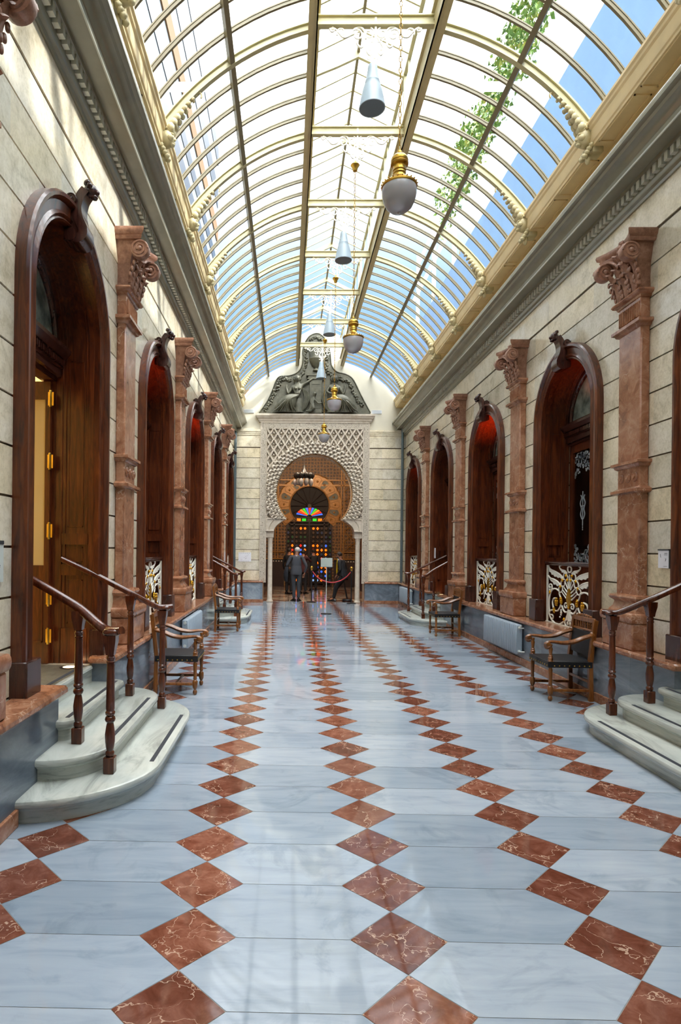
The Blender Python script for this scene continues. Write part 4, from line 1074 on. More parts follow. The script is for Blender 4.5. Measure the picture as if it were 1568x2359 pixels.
# ================================================================== MOORISH ROOM BEHIND THE PORTAL
YR = 27.3
def moorish_room():
    y0 = D+.55; xl, xr, zt = -1.55, 3.05, 6.6
    m = MB(); m.box(xl-.2,xl,y0,YR,0,zt); struct(m.build('wall_room_left', MAT['ochre']))
    m = MB(); m.box(xr,xr+.2,y0,YR,0,zt); wr = struct(m.build('wall_room_right', MAT['ochre']))
    m = MB(); m.box(xl-.2,xr+.2,y0-.2,YR+.3,zt,zt+.2); struct(m.build('ceiling_room', MAT['ochre_deep']))
    m = MB(); m.box(xl-.2,xr+.2,D+.352,YR+.3,-.2,-.0005); struct(m.build('floor_room', MAT['inlaid']))
    m = MB(); m.box(xl-.2,PX-1.72,D+.551,y0+.05,0,zt); m.box(PX+1.72,xr+.2,D+.551,y0+.05,0,zt); struct(m.build('wall_room_front', MAT['ochre']))
    cx, cz, R = .92, 3.66, .86
    # back wall with its round-headed opening
    m = MB(); zs = [0]+[2.95+.04*i for i in range(40)]; zs = [z for z in zs if z < cz+R]+[cz+R]
    for a, b in zip(zs, zs[1:]):
        zm = (a+b)/2; w = 1.05 if a < 2.9 else math.sqrt(max(0,R*R-(zm-cz)**2))
        m.box(xl,cx-w,YR,YR+.25,a,b); m.box(cx+w,xr,YR,YR+.25,a,b)
    m.box(xl,xr,YR,YR+.25,cz+R,zt); bw = struct(m.build('wall_room_back', MAT['ochre']))
    # ring of lobed panels around the arch
    m1, m2 = MB(), MB()
    n = 15
    for i in range(n):
        t = math.radians(-32+244*i/(n-1)); r0, r1 = .93, 1.36; w = .13
        pl = []
        for k in range(17):
            a = -PI/2+PI*k/16; pl.append((r1-.13+.13*math.cos(a), .148*math.sin(a)))
        pl += [(r0,.075),(r0,-.075)]
        w = .14
        tr = lambda q: (cx+q[0]*math.cos(t)-q[1]*math.sin(t), cz+q[0]*math.sin(t)+q[1]*math.cos(t))
        (m2 if i % 2 else m1).prism([tr(q) for q in pl], 'y', YR-.05, YR)
        m1.tube([(tr(q)[0],YR-.055,tr(q)[1]) for q in pl], .014, 5, closed=True, up=(0,1,0))
        c_ = tr((1.15,0)); m1.sph((c_[0],YR-.06,c_[1]),(.05,.02,.05),8,6)
    m3 = MB(); aa = [math.radians(-40+260*i/40) for i in range(41)]
    m3.loft([[(cx+r_*math.cos(t),y_,cz+r_*math.sin(t)) for r_, y_ in ((.90,YR),(.90,YR-.035),(1.43,YR-.035),(1.43,YR))] for t in aa]); m3.build('gilded_ring', MAT['ochre_gold'], bw)
    m2.build('lobed_panel', MAT['ochre_blue'], bw); m1.build('lobed_moulding', MAT['ochre_gold'], bw, smooth=50)
    m = MB()
    m.tube([(cx+.90*math.cos(math.radians(-45+270*i/36)),YR-.03,cz+.90*math.sin(math.radians(-45+270*i/36))) for i in range(37)], .03, 8, up=(0,1,0))
    m.tube([(cx+1.45*math.cos(math.radians(-30+240*i/60))*(1+.02*math.sin(i*2.0)),YR-.03,cz+1.45*math.sin(math.radians(-30+240*i/60))*(1+.02*math.sin(i*2.0))) for i in range(61)], .025, 6, up=(0,1,0))
    for x in (-.62,-.50,2.34,2.46): m.box(x-.02,x+.02,YR-.06,YR,1.2,6)
    m.box(xl,xr,YR-.06,YR,4.55,4.62); m.box(xl,xr,YR-.06,YR,4.80,4.85); m.box(xl,cx-1.1,YR-.06,YR,2.92,3.0); m.box(cx+1.1,xr,YR-.06,YR,2.92,3.0)
    m.box(xl,cx-1.12,YR-.07,YR,1.24,1.30); m.box(cx+1.12,xr,YR-.07,YR,1.24,1.30); m.box(xl,cx-1.12,YR-.07,YR,1.55,1.60); m.box(cx+1.12,xr,YR-.07,YR,1.55,1.60)
    # diamond lattice on the right hand bay
    for i in range(8):
        for (a, b) in (((2.48,1.6+.45*i),(3.03,2.05+.45*i)),((3.03,1.6+.45*i),(2.48,2.05+.45*i))): m.tube([(a[0],YR-.02,a[1]),(b[0],YR-.02,b[1])], .016, 5)
    m.build('gilded_moulding', MAT['ochre_gold'], bw, smooth=50)
    m = MB()
    m.box(xl,cx-1.12,YR-.10,YR,0,1.15); m.box(cx+1.12,xr,YR-.10,YR,0,1.15); m.box(xl,xl+.08,y0+.1,YR,0,1.15); m.box(xr-.08,xr,y0+.1,YR,0,1.15)
    m.build('carved_dado', MAT['dado_wood'], bw)
    m = MB(); m.box(xl,cx-1.12,YR-.12,YR,1.15,1.22); m.box(cx+1.12,xr,YR-.12,YR,1.15,1.22); x = xl
    m.build('dado_rail', MAT['navy'], bw)
    m = MB(); x = xl
    while x < xr:
        if abs(x-cx) > 1.15: m.box(x,x+.06,YR-.135,YR-.12,1.13,1.18)
        x += .12
    m.build('dado_dentil', MAT['plaster'], bw)
    # stained glass doors
    r = empty('door_5', (cx, YR+.05, 0)); struct(r)
    m = MB(); 
    m.box(-1.05,-.98,-.02,.06,0,2.35); m.box(.98,1.05,-.02,.06,0,2.35); m.box(-.03,.03,-.03,.06,0,3.0)
    for x in (-.68,.68): m.box(x-.03,x+.03,-.02,.06,0,3.0)
    for z in (.0,.16,2.78,2.92,3.10): m.box(-1.0 if z < 2 else -.85,1.0 if z < 2 else .85,-.02,.06,z,z+.055)
    # stepped shoulders that narrow the opening
    for s in (-1,1):
        for w, a, b in ((.86,2.85,3.15),(.93,2.6,2.85),(.99,2.35,2.6)):
            u, t = sorted((s*w, s*1.10)); m.box(u,t,-.03,.02,a,b)
    n = 16
    for i in range(n): t = PI*2*i/n; m.tube([(0,.02,3.66),(.86*math.cos(t),.02,3.66+.86*math.sin(t))], .012, 5)
    m.lathe([(.09,-.02),(.09,.04)], (0,0,3.66), 14, 'y')
    # lattice bars
    q = .215
    for i in range(-6,7):
        pass
    m.build('door_frame', MAT['dado_wood'], r)
    cols = ['sg_orange','sg_blue','sg_dim','sg_dimb','sg_red','sg_cyan','sg_dimg','sg_dim','sg_orange','sg_dimb']
    rnd = random.Random(11); mb = {k: MB() for k in ('sg_orange','sg_green','sg_red','sg_blue','sg_cyan','sg_dim','sg_dimg','sg_dimb')}
    zrow = .30
    for iz in range(13):
        z = .30+iz*.195
        for ix in range(-5,6):
            x = ix*.19+(0 if True else 0)
            if abs(abs(x)-.68) < .06 or abs(x) < .05: continue
            bright = (2.55 < z) or (.0 < z < 1.95)
            if abs(x) > .8: key = rnd.choice(['sg_dimg','sg_dim','sg_dimb'])
            elif z > 2.55: key = 'sg_orange' if abs(x) < .5 and abs(x) > .1 else 'sg_dim'
            elif z > 1.95: key = rnd.choice(['sg_dim','sg_dimb','sg_dimg','sg_dim'])
            else: key = rnd.choice(['sg_orange','sg_blue','sg_red','sg_cyan','sg_orange','sg_blue','sg_dimb'])
            if (ix+iz) % 2: mb[key].prism([(x+.055*math.cos(PI*k/4+.39), z+.055*math.sin(PI*k/4+.39)) for k in range(8)], 'y', .0, .015)
            else: mb[key].prism([(x,z-.075),(x+.06,z),(x,z+.075),(x-.06,z)], 'y', .0, .015)
    # lower row of the fan and the fan itself
    for i, key in enumerate(('sg_red','sg_orange','sg_green','sg_dim','sg_green','sg_orange','sg_dim')):
        x = -.72+.24*i; mb[key].box(x-.09,x+.09,.0,.015,2.97,3.09)
    fan = ['sg_blue','sg_red','sg_orange','sg_green','sg_blue','sg_red','sg_blue','sg_green','sg_orange','sg_red','sg_blue']
    for i, key in enumerate(fan):
        a0 = math.radians(12+156*i/11); a1 = math.radians(12+156*(i+.80)/11)
        def rad(a): return min(.42/max(.2,math.sin(a)), .66)
        P = [(math.cos(a)*.12, 3.17+math.sin(a)*.10) for a in (a0,a1)]
        Q = [(math.cos(a)*.62, 3.17+math.sin(a)*.42) for a in (a1,(a0+a1)/2,a0)]
        mb[key].prism(P+Q, 'y', .0, .015)
    for k, b in mb.items():
        if b.v: b.build('stained_glass', MAT[k], r)
    m = MB(); m.box(-1.06,1.06,.07,.09,0,4.55); m.build('dark_backing', MAT['dark'], r)
    # chandelier
    c = empty('chandelier', (.50, D+1.7, 0)); tag(c, 'dark onion-domed metal chandelier with a ring of frosted shades inside the portal arch', 'chandelier')
    m = MB(); m.lathe([(.02,5.0),(.012,4.9),(.010,4.62),(.03,4.55),(.05,4.45),(.14,4.30),(.20,4.25),(.20,4.20),(.12,4.16)], (0,0,0), 14)
    for i in range(10):
        a = 2*PI*i/10; x, y = .27*math.cos(a), .27*math.sin(a); m.sph((x,y,4.22),(.095,.095,.10),10,8); m.lathe([(.03,4.10),(.05,4.12),(.02,4.15)], (x,y,0), 8)
    m.build('onion_body', MAT['black'], c, smooth=60)
    for i in range(10):
        a = 2*PI*i/10; rr_ = .30 if i % 2 else .24; x, y = rr_*math.cos(a), rr_*math.sin(a); m = MB()
        m.lathe([(.03,4.12),(.065,4.09),(.075,4.0),(.06,3.94),(.035,3.90),(.0,3.89)], (x,y,0-(.03 if i%2 else 0)), 10); m.build('glass_shade', MAT['globe'], c, smooth=60)
    point('moorish_room_light', (1.7, D+1.25, 5.95), 125, (1,.82,.60), .15)
    point('moorish_back_light', (.1, D+1.25, 5.95), 125, (1,.82,.60), .15)
moorish_room()

# ================================================================== ROOF
RC, RZ, RR = .915, 4.70, 2.985                       # arch of the roof: centre x, centre z, radius
TQ, T0 = 1.785, 5.025
def ang(z): return math.asin((z-RZ)/RR)
A0, A1 = math.asin((6.42-RZ)/RR), math.acos(.70/RR)
LX = .66
def arcp(t, r=RR): return (r*math.cos(t), RZ+r*math.sin(t))
def rib(mb, s, w, r0, r1, y, n=14, a0=None, a1=None):
    a0 = A0 if a0 is None else a0; a1 = A1 if a1 is None else a1
    mb.loft([[(s*arcp(t,r0)[0],y-w,arcp(t,r0)[1]),(s*arcp(t,r1)[0],y-w,arcp(t,r1)[1]),(s*arcp(t,r1)[0],y+w,arcp(t,r1)[1]),(s*arcp(t,r0)[0],y+w,arcp(t,r0)[1])] for t in [a0+(a1-a0)*i/n for i in range(n+1)]])
def make_truss():
    r = empty('roof_truss')
    for s in (-1,1):
        m = MB(); rib(m, s, .010, RR-.075, RR-.01, 0); rib(m, s, .030, RR-.088, RR-.074, 0); rib(m, s, .034, RR-.012, RR+.006, 0)
        m.build('arched_rib', MAT['iron_cream'], r, smooth=30)
    m = MB(); m.box(-.69,.69,-.010,.010,7.565,7.665); m.box(-.69,.69,-.035,.035,7.555,7.57); m.box(-.69,.69,-.035,.035,7.66,7.675); m.build('tie_beam', MAT['iron_cream'], r)
    for s in (-1,1):
        m = MB(); a, b = sorted((s*(LX-.012), s*(LX+.012))); m.box(a,b,-.03,.03,7.62,8.42); m.build('lantern_post', MAT['iron_cream'], r)
        m = MB(); m.prism([(s*(LX+.02),8.36),(s*(LX+.02),8.43),(0,8.77),(0,8.66),(s*.3,8.52),(s*.5,8.44)], 'y', -.022, .022); m.build('lantern_rafter', MAT['iron_cream'], r)
    # scroll ornament under the tie beam
    m = MB(); Z = 7.555
    def tb(pts, rad=.012, n=4):
        for s in (-1,1): m.tube([(s*x,0,Z+z) for x, z in cr(pts, n)], rad, 5, up=(0,1,0))
    def sp(cx, cz, r0, r1, a0, a1, rad=.010):
        for s in (-1,1): m.tube([(s*x,0,Z+z) for x, z in spiral(cx,cz,r0,r1,a0,a1,20)], rad, 5, up=(0,1,0))
    m.box(-.012,.012,-.012,.012,Z-.42,Z+.12)
    tb([(.52,-.03),(.47,-.02),(.42,-.06),(.36,-.12),(.29,-.10),(.24,-.03),(.17,-.01),(.12,-.06),(.11,-.14)])
    sp(.49,-.035,.03,.008,PI/2,PI*3.0); sp(.385,-.065,.055,.010,-.6,PI*2.4); sp(.205,-.095,.075,.012,.2,PI*2.7); sp(.075,-.075,.065,.012,PI*.6,PI*3.2)
    tb([(.025,-.13),(.07,-.20),(.095,-.27),(.06,-.32),(.035,-.29)]); sp(.062,-.285,.03,.008,0,PI*2.2)
    tb([(.14,-.13),(.13,-.20),(.16,-.235),(.195,-.21),(.21,-.18)]); tb([(.01,-.38),(.05,-.33),(.085,-.26)], .006); tb([(.10,-.13),(.06,-.17),(.01,-.17)], .006)
    m.sph((0,0,Z-.36),.02,8,6); m.sph((0,0,Z-.41),.016,8,6)
    m.build('scroll_ornament', MAT['iron_white'], r, smooth=60)
    # stucco corbels at the feet: cherub head, scroll, leaf running up the rib
    for s in (-1,1):
        m = MB(); bx, bz = s*(arcp(A0)[0]-.015), 6.42
        def P(x, z): return (bx-s*x, 0, bz+z)
        m.bbox(*sorted((bx-s*.02, bx+s*.10)), -.08, .08, 6.10, 6.50, .01)
        m.sph(P(.07,-.13),(.10,.085,.105),12,8)                                       # head
        m.sph((bx-s*.165,0,bz-.14),(.025,.018,.022),6,5); m.sph((bx-s*.14,0,bz-.20),(.035,.035,.025),8,5)
        for q in (-1,1): m.sph((bx-s*.15,q*.035,bz-.10),(.018,.02,.014),6,5); m.sph((bx-s*.13,q*.05,bz-.15),(.04,.035,.035),8,6)
        rnd = random.Random(5)
        for i in range(16): a = rnd.uniform(.1,PI-.1); b = rnd.uniform(-1,1); m.sph((bx-s*(.05+.07*math.cos(a)),.075*b,bz-.07+.075*math.sin(a)),(.03,.03,.03),6,5)
        for q in (-1,1):
            m.tube([(bx-s*(.03+x), q*.075, bz-.06+z) for x, z in spiral(0,0,.06,.015,0,PI*2.6,18)], .014, 6)
            for k in range(4): m.sph((bx-s*(.03+.02*k), q*(.07-.012*k), bz-.24-.035*k),(.035,.03,.03),6,5)
        m.sph((bx-s*.04,0,bz-.36),(.03,.035,.06),8,6)
        for k in range(7):
            t = A0+.02+.024*k; x, z = arcp(t, RR-.12+.006*k); w = .062*(1-k/10)
            m.sph((s*x,0,z),(w*.9,w*1.2,w*.9),7,5)
            for q in (-1,1): m.sph((s*(x-.02),q*w*.9,z-.005),(w*.7,w*.5,w*.8),6,5)
        m.tube([(s*x,0,z) for x, z in [ (arcp(A0+.19,RR-.10)[0]+.035*math.cos(a)*.8-.02, arcp(A0+.19,RR-.10)[1]+.035*math.sin(a)) for a in [i*.5 for i in range(9)]]], .010, 5)
        m.build('cherub_corbel', MAT['cherub'], r, smooth=60)
    return r
tr = make_truss(); first = True
TL = ['roof truss right overhead at the top of the picture', 'roof truss carrying the nearest pale cone lamp', 'roof truss carrying the chain of the second brass globe lamp', 'roof truss carrying the second cone lamp from the camera',
      'fourth from the end wall, holding the chain of a brass globe', 'third roof truss from the end wall, holding the third cone lamp', 'second roof truss from the end wall, over the farthest brass globe lamp', 'last roof truss in front of the bronze relief, with the smallest cone lamp']
for k in range(0, 8):
    o = tr if k == 0 else copy_tree(tr)
    o.location = (RC, T0+TQ*k, 0); tag(o, 'cream iron ' + TL[k], 'roof truss', 'cream iron roof trusses')
back = [struct(copy_tree(tr)) for _ in range(3)]
for i, o in enumerate(back):
    o.location = (RC, T0-TQ*(i+1), 0); o.name = 'ceiling_truss'
    for key in ('label','category','group'):
        if key in o: del o[key]
# glazing, one window per bay and slope
def slope_bars(s, L):
    m = MB(); n = 5
    for k in range(1, n): y = TQ*k/n; rib(m, s, .014, RR-.038, RR-.004, y, 12); rib(m, s, .020, RR-.006, RR+.008, y, 12)
    return m
def slope_glass(s, L):
    m = MB(); n = 14
    m.loft([[(s*arcp(t,RR+.008)[0],0,arcp(t,RR+.008)[1]),(s*arcp(t,RR+.012)[0],0,arcp(t,RR+.012)[1]),(s*arcp(t,RR+.012)[0],L,arcp(t,RR+.012)[1]),(s*arcp(t,RR+.008)[0],L,arcp(t,RR+.008)[1])] for t in [A0+(A1-A0)*i/n for i in range(n+1)]])
    return m
protos = []
for s in (-1,1):
    r = struct(empty('window_%d' % (NWIN if s < 0 else NWIN+1)))
    slope_bars(s, TQ).build('glazing_bar', MAT['iron_taupe'], r, smooth=30); slope_glass(s, TQ).build('roof_pane', MAT['glass'], r, smooth=40)
    protos.append(r)
r = struct(empty('window_%d' % (NWIN+2)))
m = MB()
for s in (-1,1):
    for k in range(1,5): y = TQ*k/5; m.prism([(s*(LX+.02),8.405),(s*(LX+.02),8.425),(0,8.765),(0,8.735)], 'y', y-.012, y+.012)
    for k in range(0,3): y = TQ*(k+.5)/3; a, b = sorted((s*(LX-.01), s*(LX+.01))); m.box(a,b,y-.008,y+.008,7.66,8.42)
    a, b = sorted((s*(LX-.02), s*(LX+.03))); m.box(a,b,0,TQ,8.395,8.43)
m.build('lantern_bar', MAT['iron_cream'], r)
m = MB()
for s in (-1,1):
    m.prism([(s*(LX+.06),8.42),(s*(LX+.06),8.424),(0,8.784),(0,8.780)], 'y', 0, TQ); a, b = sorted((s*(LX+.012), s*(LX+.016))); m.box(a,b,0,TQ,7.68,8.40)
m.build('lantern_pane', MAT['glass'], r); protos.append(r)
cnt = NWIN+3
for k in range(-3, 8):
    last = (k == 7); L = (D+.02-(T0+TQ*7))/TQ if last else 1.0
    for j, p in enumerate(protos):
        if k == -3: o = p
        else: o = copy_tree(p); o.name = 'window_%d' % cnt; cnt += 1
        o.location = (RC, T0+TQ*k, 0)
        if last: o.scale = (1, L, 1)
# long members: purlins, lantern curbs, ridge, wall plate
r = struct(empty('trim_6'))
yA, yB = T0-TQ*3, D
q_ = MB(); q_.box(XL-.45,XR+.45,YB-.3,yA,6.42,6.7); q_.box(XL-.45,XR+.45,yA-.2,yA,6.7,8.9); q_.build('unseen_sky_blocker', MAT['cream'], r)  # added solid slab behind the camera, keeps back sky off the near floor
m = MB()
for s in (-1,1):
    t = math.radians(56.5); c, sn = math.cos(t), math.sin(t)
    q = [(RR-.085,-.03),(RR-.085,.03),(RR-.012,.03),(RR-.012,-.03)]
    m.prism([(RC+s*(c*a-sn*b), RZ+sn*a+c*b) for a, b in q], 'y', yA, yB)
m.build('purlin', MAT['iron_taupe'], r)
m = MB()
for s in (-1,1):
    for x0, x1, z0, z1 in ((.655,.67,7.47,7.71),(.655,.715,7.47,7.485),(.735,.75,7.46,7.62),(.70,.76,7.455,7.475),(.62,.68,7.695,7.71)):
        a, b = sorted((RC+s*x0, RC+s*x1)); m.box(a,b,yA,yB,z0,z1)
m.build('lantern_curb', MAT['iron_curb'], r)
m = MB(); m.box(RC-.018,RC+.018,yA,yB,8.72,8.80); m.build('ridge_bar', MAT['iron_taupe'], r)
m = MB()
for s in (-1,1):
    x = arcp(A0)[0]; a, b = sorted((RC+s*(x-.03), RC+s*(x+.03))); m.box(a,b,yA,yB,6.445,6.475)
    for k in range(54):
        y = yA+.357*k; m.box(RC+s*x-.008,RC+s*x+.008,y-.01,y+.01,6.41,6.45)
m.build('eaves_bar', MAT['iron_taupe'], r)

# ================================================================== HANGING LAMPS
def link(mb, c, L, w, rad, turn, n=10):
    pts = []
    for i in range(n): a = 2*PI*i/n; x, z = w*math.cos(a), L*math.sin(a); pts.append((c[0]+(x if not turn else 0), c[1]+(x if turn else 0), c[2]+z))
    mb.tube(pts, rad, 4, closed=True, up=(0,1,0) if not turn else (1,0,0))
def make_globe_lamp():
    r = empty('globe_pendant')
    m = MB(); z = 5.0; i = 0
    while z < 7.04: link(m, (0,0,z), .028, .012, .0035, i % 2, 8); z += .046; i += 1
    m.build('chain', MAT['brass'], r, smooth=60)
    m = MB(); m.lathe([(.012,7.04),(.03,7.05),(.04,7.09),(.045,7.10),(.065,7.13),(.06,7.14),(.01,7.15)], (0,0,0), 14); m.lathe([(.008,7.14),(.008,7.2)], (0,0,0), 6); m.build('ceiling_canopy', MAT['brass'], r, smooth=40)
    m = MB(); m.lathe([(r_, 4.67+(z_-4.67)*.86) for r_, z_ in [(.006,5.03),(.02,5.02),(.024,5.0),(.016,4.985),(.05,4.975),(.066,4.955),(.072,4.93),(.068,4.91),(.074,4.90),(.072,4.885),(.055,4.87),(.052,4.84),(.056,4.83),(.05,4.82),(.054,4.805),(.048,4.79),(.052,4.77),(.07,4.74),(.11,4.71),(.14,4.695),(.148,4.685),(.148,4.67),(.138,4.66)]], (0,0,0), 28)
    for i in range(24): a = 2*PI*i/24; m.sph((.147*math.cos(a),.147*math.sin(a),4.69),.007,5,4)
    m.build('brass_fitting', MAT['brass'], r, smooth=35)
    m = MB(); m.lathe([(.138,4.672),(.143,4.65),(.141,4.61),(.130,4.56),(.106,4.51),(.070,4.478),(.012,4.465),(.012,4.455),(.004,4.45)], (0,0,0), 28); m.build('glass_globe', MAT['globe'], r, smooth=60)
    return r
def make_cone_lamp():
    r = empty('cone_pendant'); DZ = .065
    m = MB(); m.lathe([(.01,7.20),(.01,7.10),(.018,7.09),(.018,7.07),(.01,7.06)], (0,0,DZ), 8)
    for s in (-1,1): m.tube([(s*x,0,z+DZ) for x, z in cr([(.008,7.16),(.03,7.12),(.055,7.125),(.06,7.14)],4)], .006, 5)
    m.build('hook', MAT['iron_white'], r, smooth=60)
    m = MB(); m.lathe([(.012,7.06),(.045,7.055),(.052,7.04),(.056,7.0),(.068,6.92),(.082,6.865),(.0835,6.86),(.082,6.855),(.10,6.80),(.125,6.70),(.143,6.60),(.148,6.57),(.143,6.565),(.135,6.575)], (0,0,DZ), 28, cap=False); m.build('cone_shade', MAT['white_shade'], r, smooth=35)
    m = MB(); m.lathe([(.137,6.572),(.12,6.66),(.09,6.74),(.02,6.75)], (0,0,DZ), 24); m.build('inner_reflector', MAT['shade_in'], r, smooth=50)
    return r
gl, cn = make_globe_lamp(), make_cone_lamp()
GP = ['brass pendant lamp with a frosted globe hanging nearest the camera', 'second brass globe pendant from the camera, before the upper roof panes', 'third brass globe pendant, hanging in front of the bronze relief', 'smallest brass globe pendant, hanging before the carved portal lattice']
CP = ['largest pale blue-grey cone lamp hanging from the roof beam near the top', 'second largest pale cone lamp, above the second brass globe', 'third pale cone lamp, small, beneath the far roof beams', 'smallest pale cone lamp, hanging in front of the relief urn']
for i in range(4):
    o = gl if i == 0 else copy_tree(gl); o.location = (.885, T0+TQ*2*i, 0); tag(o, GP[i], 'pendant lamp', 'brass globe pendants')
    o = cn if i == 0 else copy_tree(cn); o.location = (.885, T0+TQ*(2*i+1), 0); tag(o, CP[i], 'pendant lamp', 'cone pendants')
# ================================================================== ARMCHAIRS
def make_chair():
    r = empty('armchair')                            # local: front is +x, wide along y, origin on the floor in the middle
    W, Dp, SH = .245, .22, .43
    def turned(mb, x, y, z0, z1, foot=True):
        L = z1-z0
        pr = [(.014,0),(.022,.012),(.026,.03),(.022,.045),(.014,.055),(.02,.07),(.028,.085),(.03,.11),(.03,.14),(.026,.155),(.016,.165),(.022,.18),(.018,.20),(.021,.28),(.024,.34),(.018,.355),(.024,.365),(.026,.38)] if foot else [(.026,0),(.028,.03),(.02,.04),(.024,.05),(.016,.06),(.020,.10),(.024,.13),(.016,.15),(.022,.165),(.018,.18)]
        k = L/pr[-1][1]; mb.lathe([(r_, z0+z*k) for r_, z in pr], (x,y,0), 10)
    for s in (-1,1):
        m = MB(); turned(m, Dp, s*W, 0, .39); m.bbox(Dp-.026,Dp+.026,s*W-.026,s*W+.026,.385,.45,.004); m.build('leg', MAT['wood_chair'], r, smooth=40)
        m = MB(); m.loft([[(x-.022,s*W-.022,z),(x+.022,s*W-.022,z),(x+.022,s*W+.022,z),(x-.022,s*W+.022,z)] for x, z in ((-Dp-.01,0),(-Dp,.42),(-Dp-.02,.62),(-Dp-.055,.90))]); m.build('leg', MAT['wood_chair'], r)
    for s in (-1,1):
        m = MB(); turned(m, Dp, s*W, .45, .635, False); m.build('arm_post', MAT['wood_chair'], r, smooth=40)
        m = MB(); P = cr([(-Dp-.03,s*W,.735),(-.14,s*W,.705),(-.04,s*W,.665),(.08,s*(W+.008),.65),(.18,s*(W+.015),.66),(.25,s*(W+.02),.66),(.285,s*(W+.02),.635),(.275,s*(W+.02),.605),(.25,s*(W+.02),.61)],4)
        m.tube(P, [.022+.006*math.sin(i*.25) for i in range(len(P))], 8, flat=1.25, up=(0,0,1)); m.lathe([(.02,-.032),(.028,-.028),(.028,.028),(.02,.032)], (.262,s*(W+.02),.632), 12, 'y')
        m.sph((-Dp-.02,s*W,.74),(.035,.03,.035),8,6); m.build('arm', MAT['wood_chair'], r, smooth=50)
    m = MB(); m.bbox(-Dp-.015,Dp+.02,-W+.0,W-.0,.40,.445,.012); 
    m.box(-Dp-.012,Dp+.028,-W-.028,-W+.0,.375,.44); m.box(-Dp-.012,Dp+.028,W,W+.028,.375,.44); m.box(Dp+.02,Dp+.032,-W-.02,W+.02,.375,.44)
    seat = m.build('seat', MAT['leather'], r, smooth=40)
    m = MB()
    for i in range(8):
        x = -Dp+.02+.055*i
        for s in (-1,1): m.sph((x,s*(W+.028),.395),(.008,.005,.008),6,4)
    for i in range(9): m.sph((Dp+.033,-W+.0+.06*i,.395),(.005,.008,.008),6,4)
    m.build('brass_stud', MAT['brass'], seat, smooth=60)
    m = MB(); m.loft([[(x-.012,-W-.01,z),(x+.014,-W-.01,z),(x+.014,W+.01,z),(x-.012,W+.01,z)] for x, z in ((-Dp-.01,.50),(-Dp-.02,.62),(-Dp-.035,.76))]); bk = m.build('backrest', MAT['leather'], r)
    m = MB()
    for i in range(5):
        z = .52+.055*i; x = -Dp-.01-.025*(z-.5)/.26
        for s in (-1,1): m.sph((x+.016,s*(W-.01),z),(.005,.008,.008),6,4); m.sph((x,s*(W+.012),z),(.008,.005,.008),6,4)
    m.build('brass_stud', MAT['brass'], bk, smooth=60)
    m = MB(); m.bbox(-Dp-.065,-Dp-.035,-W,W,.865,.92,.008); m.bbox(-Dp-.055,-Dp-.028,-W,W,.765,.79,.006)
    for i in range(8): y = -W+.06+.054*i; m.lathe([(.008,.79),(.012,.81),(.008,.825),(.013,.84),(.008,.865)], (-Dp-.048,y,0), 8)
    for i in range(7): m.sph((-Dp-.05,-.15+.05*i,.925+.012*math.cos((i-3)*.5)),(.014,.026,.018),6,5)
    m.build('crest_rail', MAT['wood_chair'], r, smooth=40)
    m = MB()
    for s in (-1,1): m.bbox(-Dp,Dp,s*W-.014,s*W+.014,.105,.135,.004)
    m.bbox(-.014,.014,-W,W,.105,.133,.004); m.bbox(-Dp-.012,-Dp+.012,-W,W,.20,.23,.004)
    m.build('stretcher', MAT['wood_chair'], r)
    return r
ch = make_chair()
CH = [((-1.265,7.07),0,'walnut armchair with black leather seat by the left wall, behind the near wooden railing'), ((3.15,7.02),PI,'walnut armchair with black leather seat standing before the large right grille'),
      ((-1.235,12.39),0,'smaller-looking walnut armchair farther along the left wall, before the far staircase'), ((3.10,12.03),PI,'smaller-looking walnut armchair farther along the right wall, before the far staircase')]
for i, ((x,y),rz,lb) in enumerate(CH):
    o = ch if i == 0 else copy_tree(ch); o.location = (x,y,0); o.rotation_euler.z = rz; tag(o, lb, 'armchair', 'walnut armchairs')

# ================================================================== RADIATORS
def make_radiator():
    r = empty('radiator'); m = MB(); n = 20
    for i in range(n):
        y = -.70+.0737*i; m.bbox(-.05,.05,y-.031,y+.031,.17,.60,.014)
    m.build('finned_body', MAT['steel'], r, smooth=40)
    m = MB()
    for s in (-1,1):
        for z in (.215,.555): m.lathe([(.022,0),(.024,.006),(.016,.012),(.009,.016)], (0,s*.731 if s > 0 else -.731-.014,z), 10, 'y')
    m.tube([(.0,.74,.215),(.0,.80,.215),(-.05,.80,.215)], .012, 8); m.tube([(.0,.74,.555),(0,.78,.555),(-.05,.78,.555)], .009, 8); m.lathe([(.012,0),(.014,.015),(.012,.035)], (.0,.785,.565), 8)
    m.build('valve_fitting', MAT['plaque'], r, smooth=50)
    m = MB()
    for y in (-.6,.6): m.box(-.075,-.045,y-.015,y+.015,.25,.53)
    m.build('wall_bracket', MAT['steel'], r)
    return r
ra_ = make_radiator(); first = True
RD = {(-1,9.63):'grey finned radiator on the left dado between the two armchairs', (1,9.55):'grey finned radiator on the right dado between the two armchairs', (-1,17.3):'grey radiator at the far end of the left dado, by the last grille', (1,17.35):'grey radiator at the far end of the right dado, by the last grille'}
for (s,y), lb in RD.items():
    o = ra_ if first else copy_tree(ra_); first = False
    X = XL+.26 if s < 0 else XR-.26; o.location = (X,y,0); o.rotation_euler.z = 0 if s < 0 else PI; tag(o, lb, 'radiator', 'finned radiators')

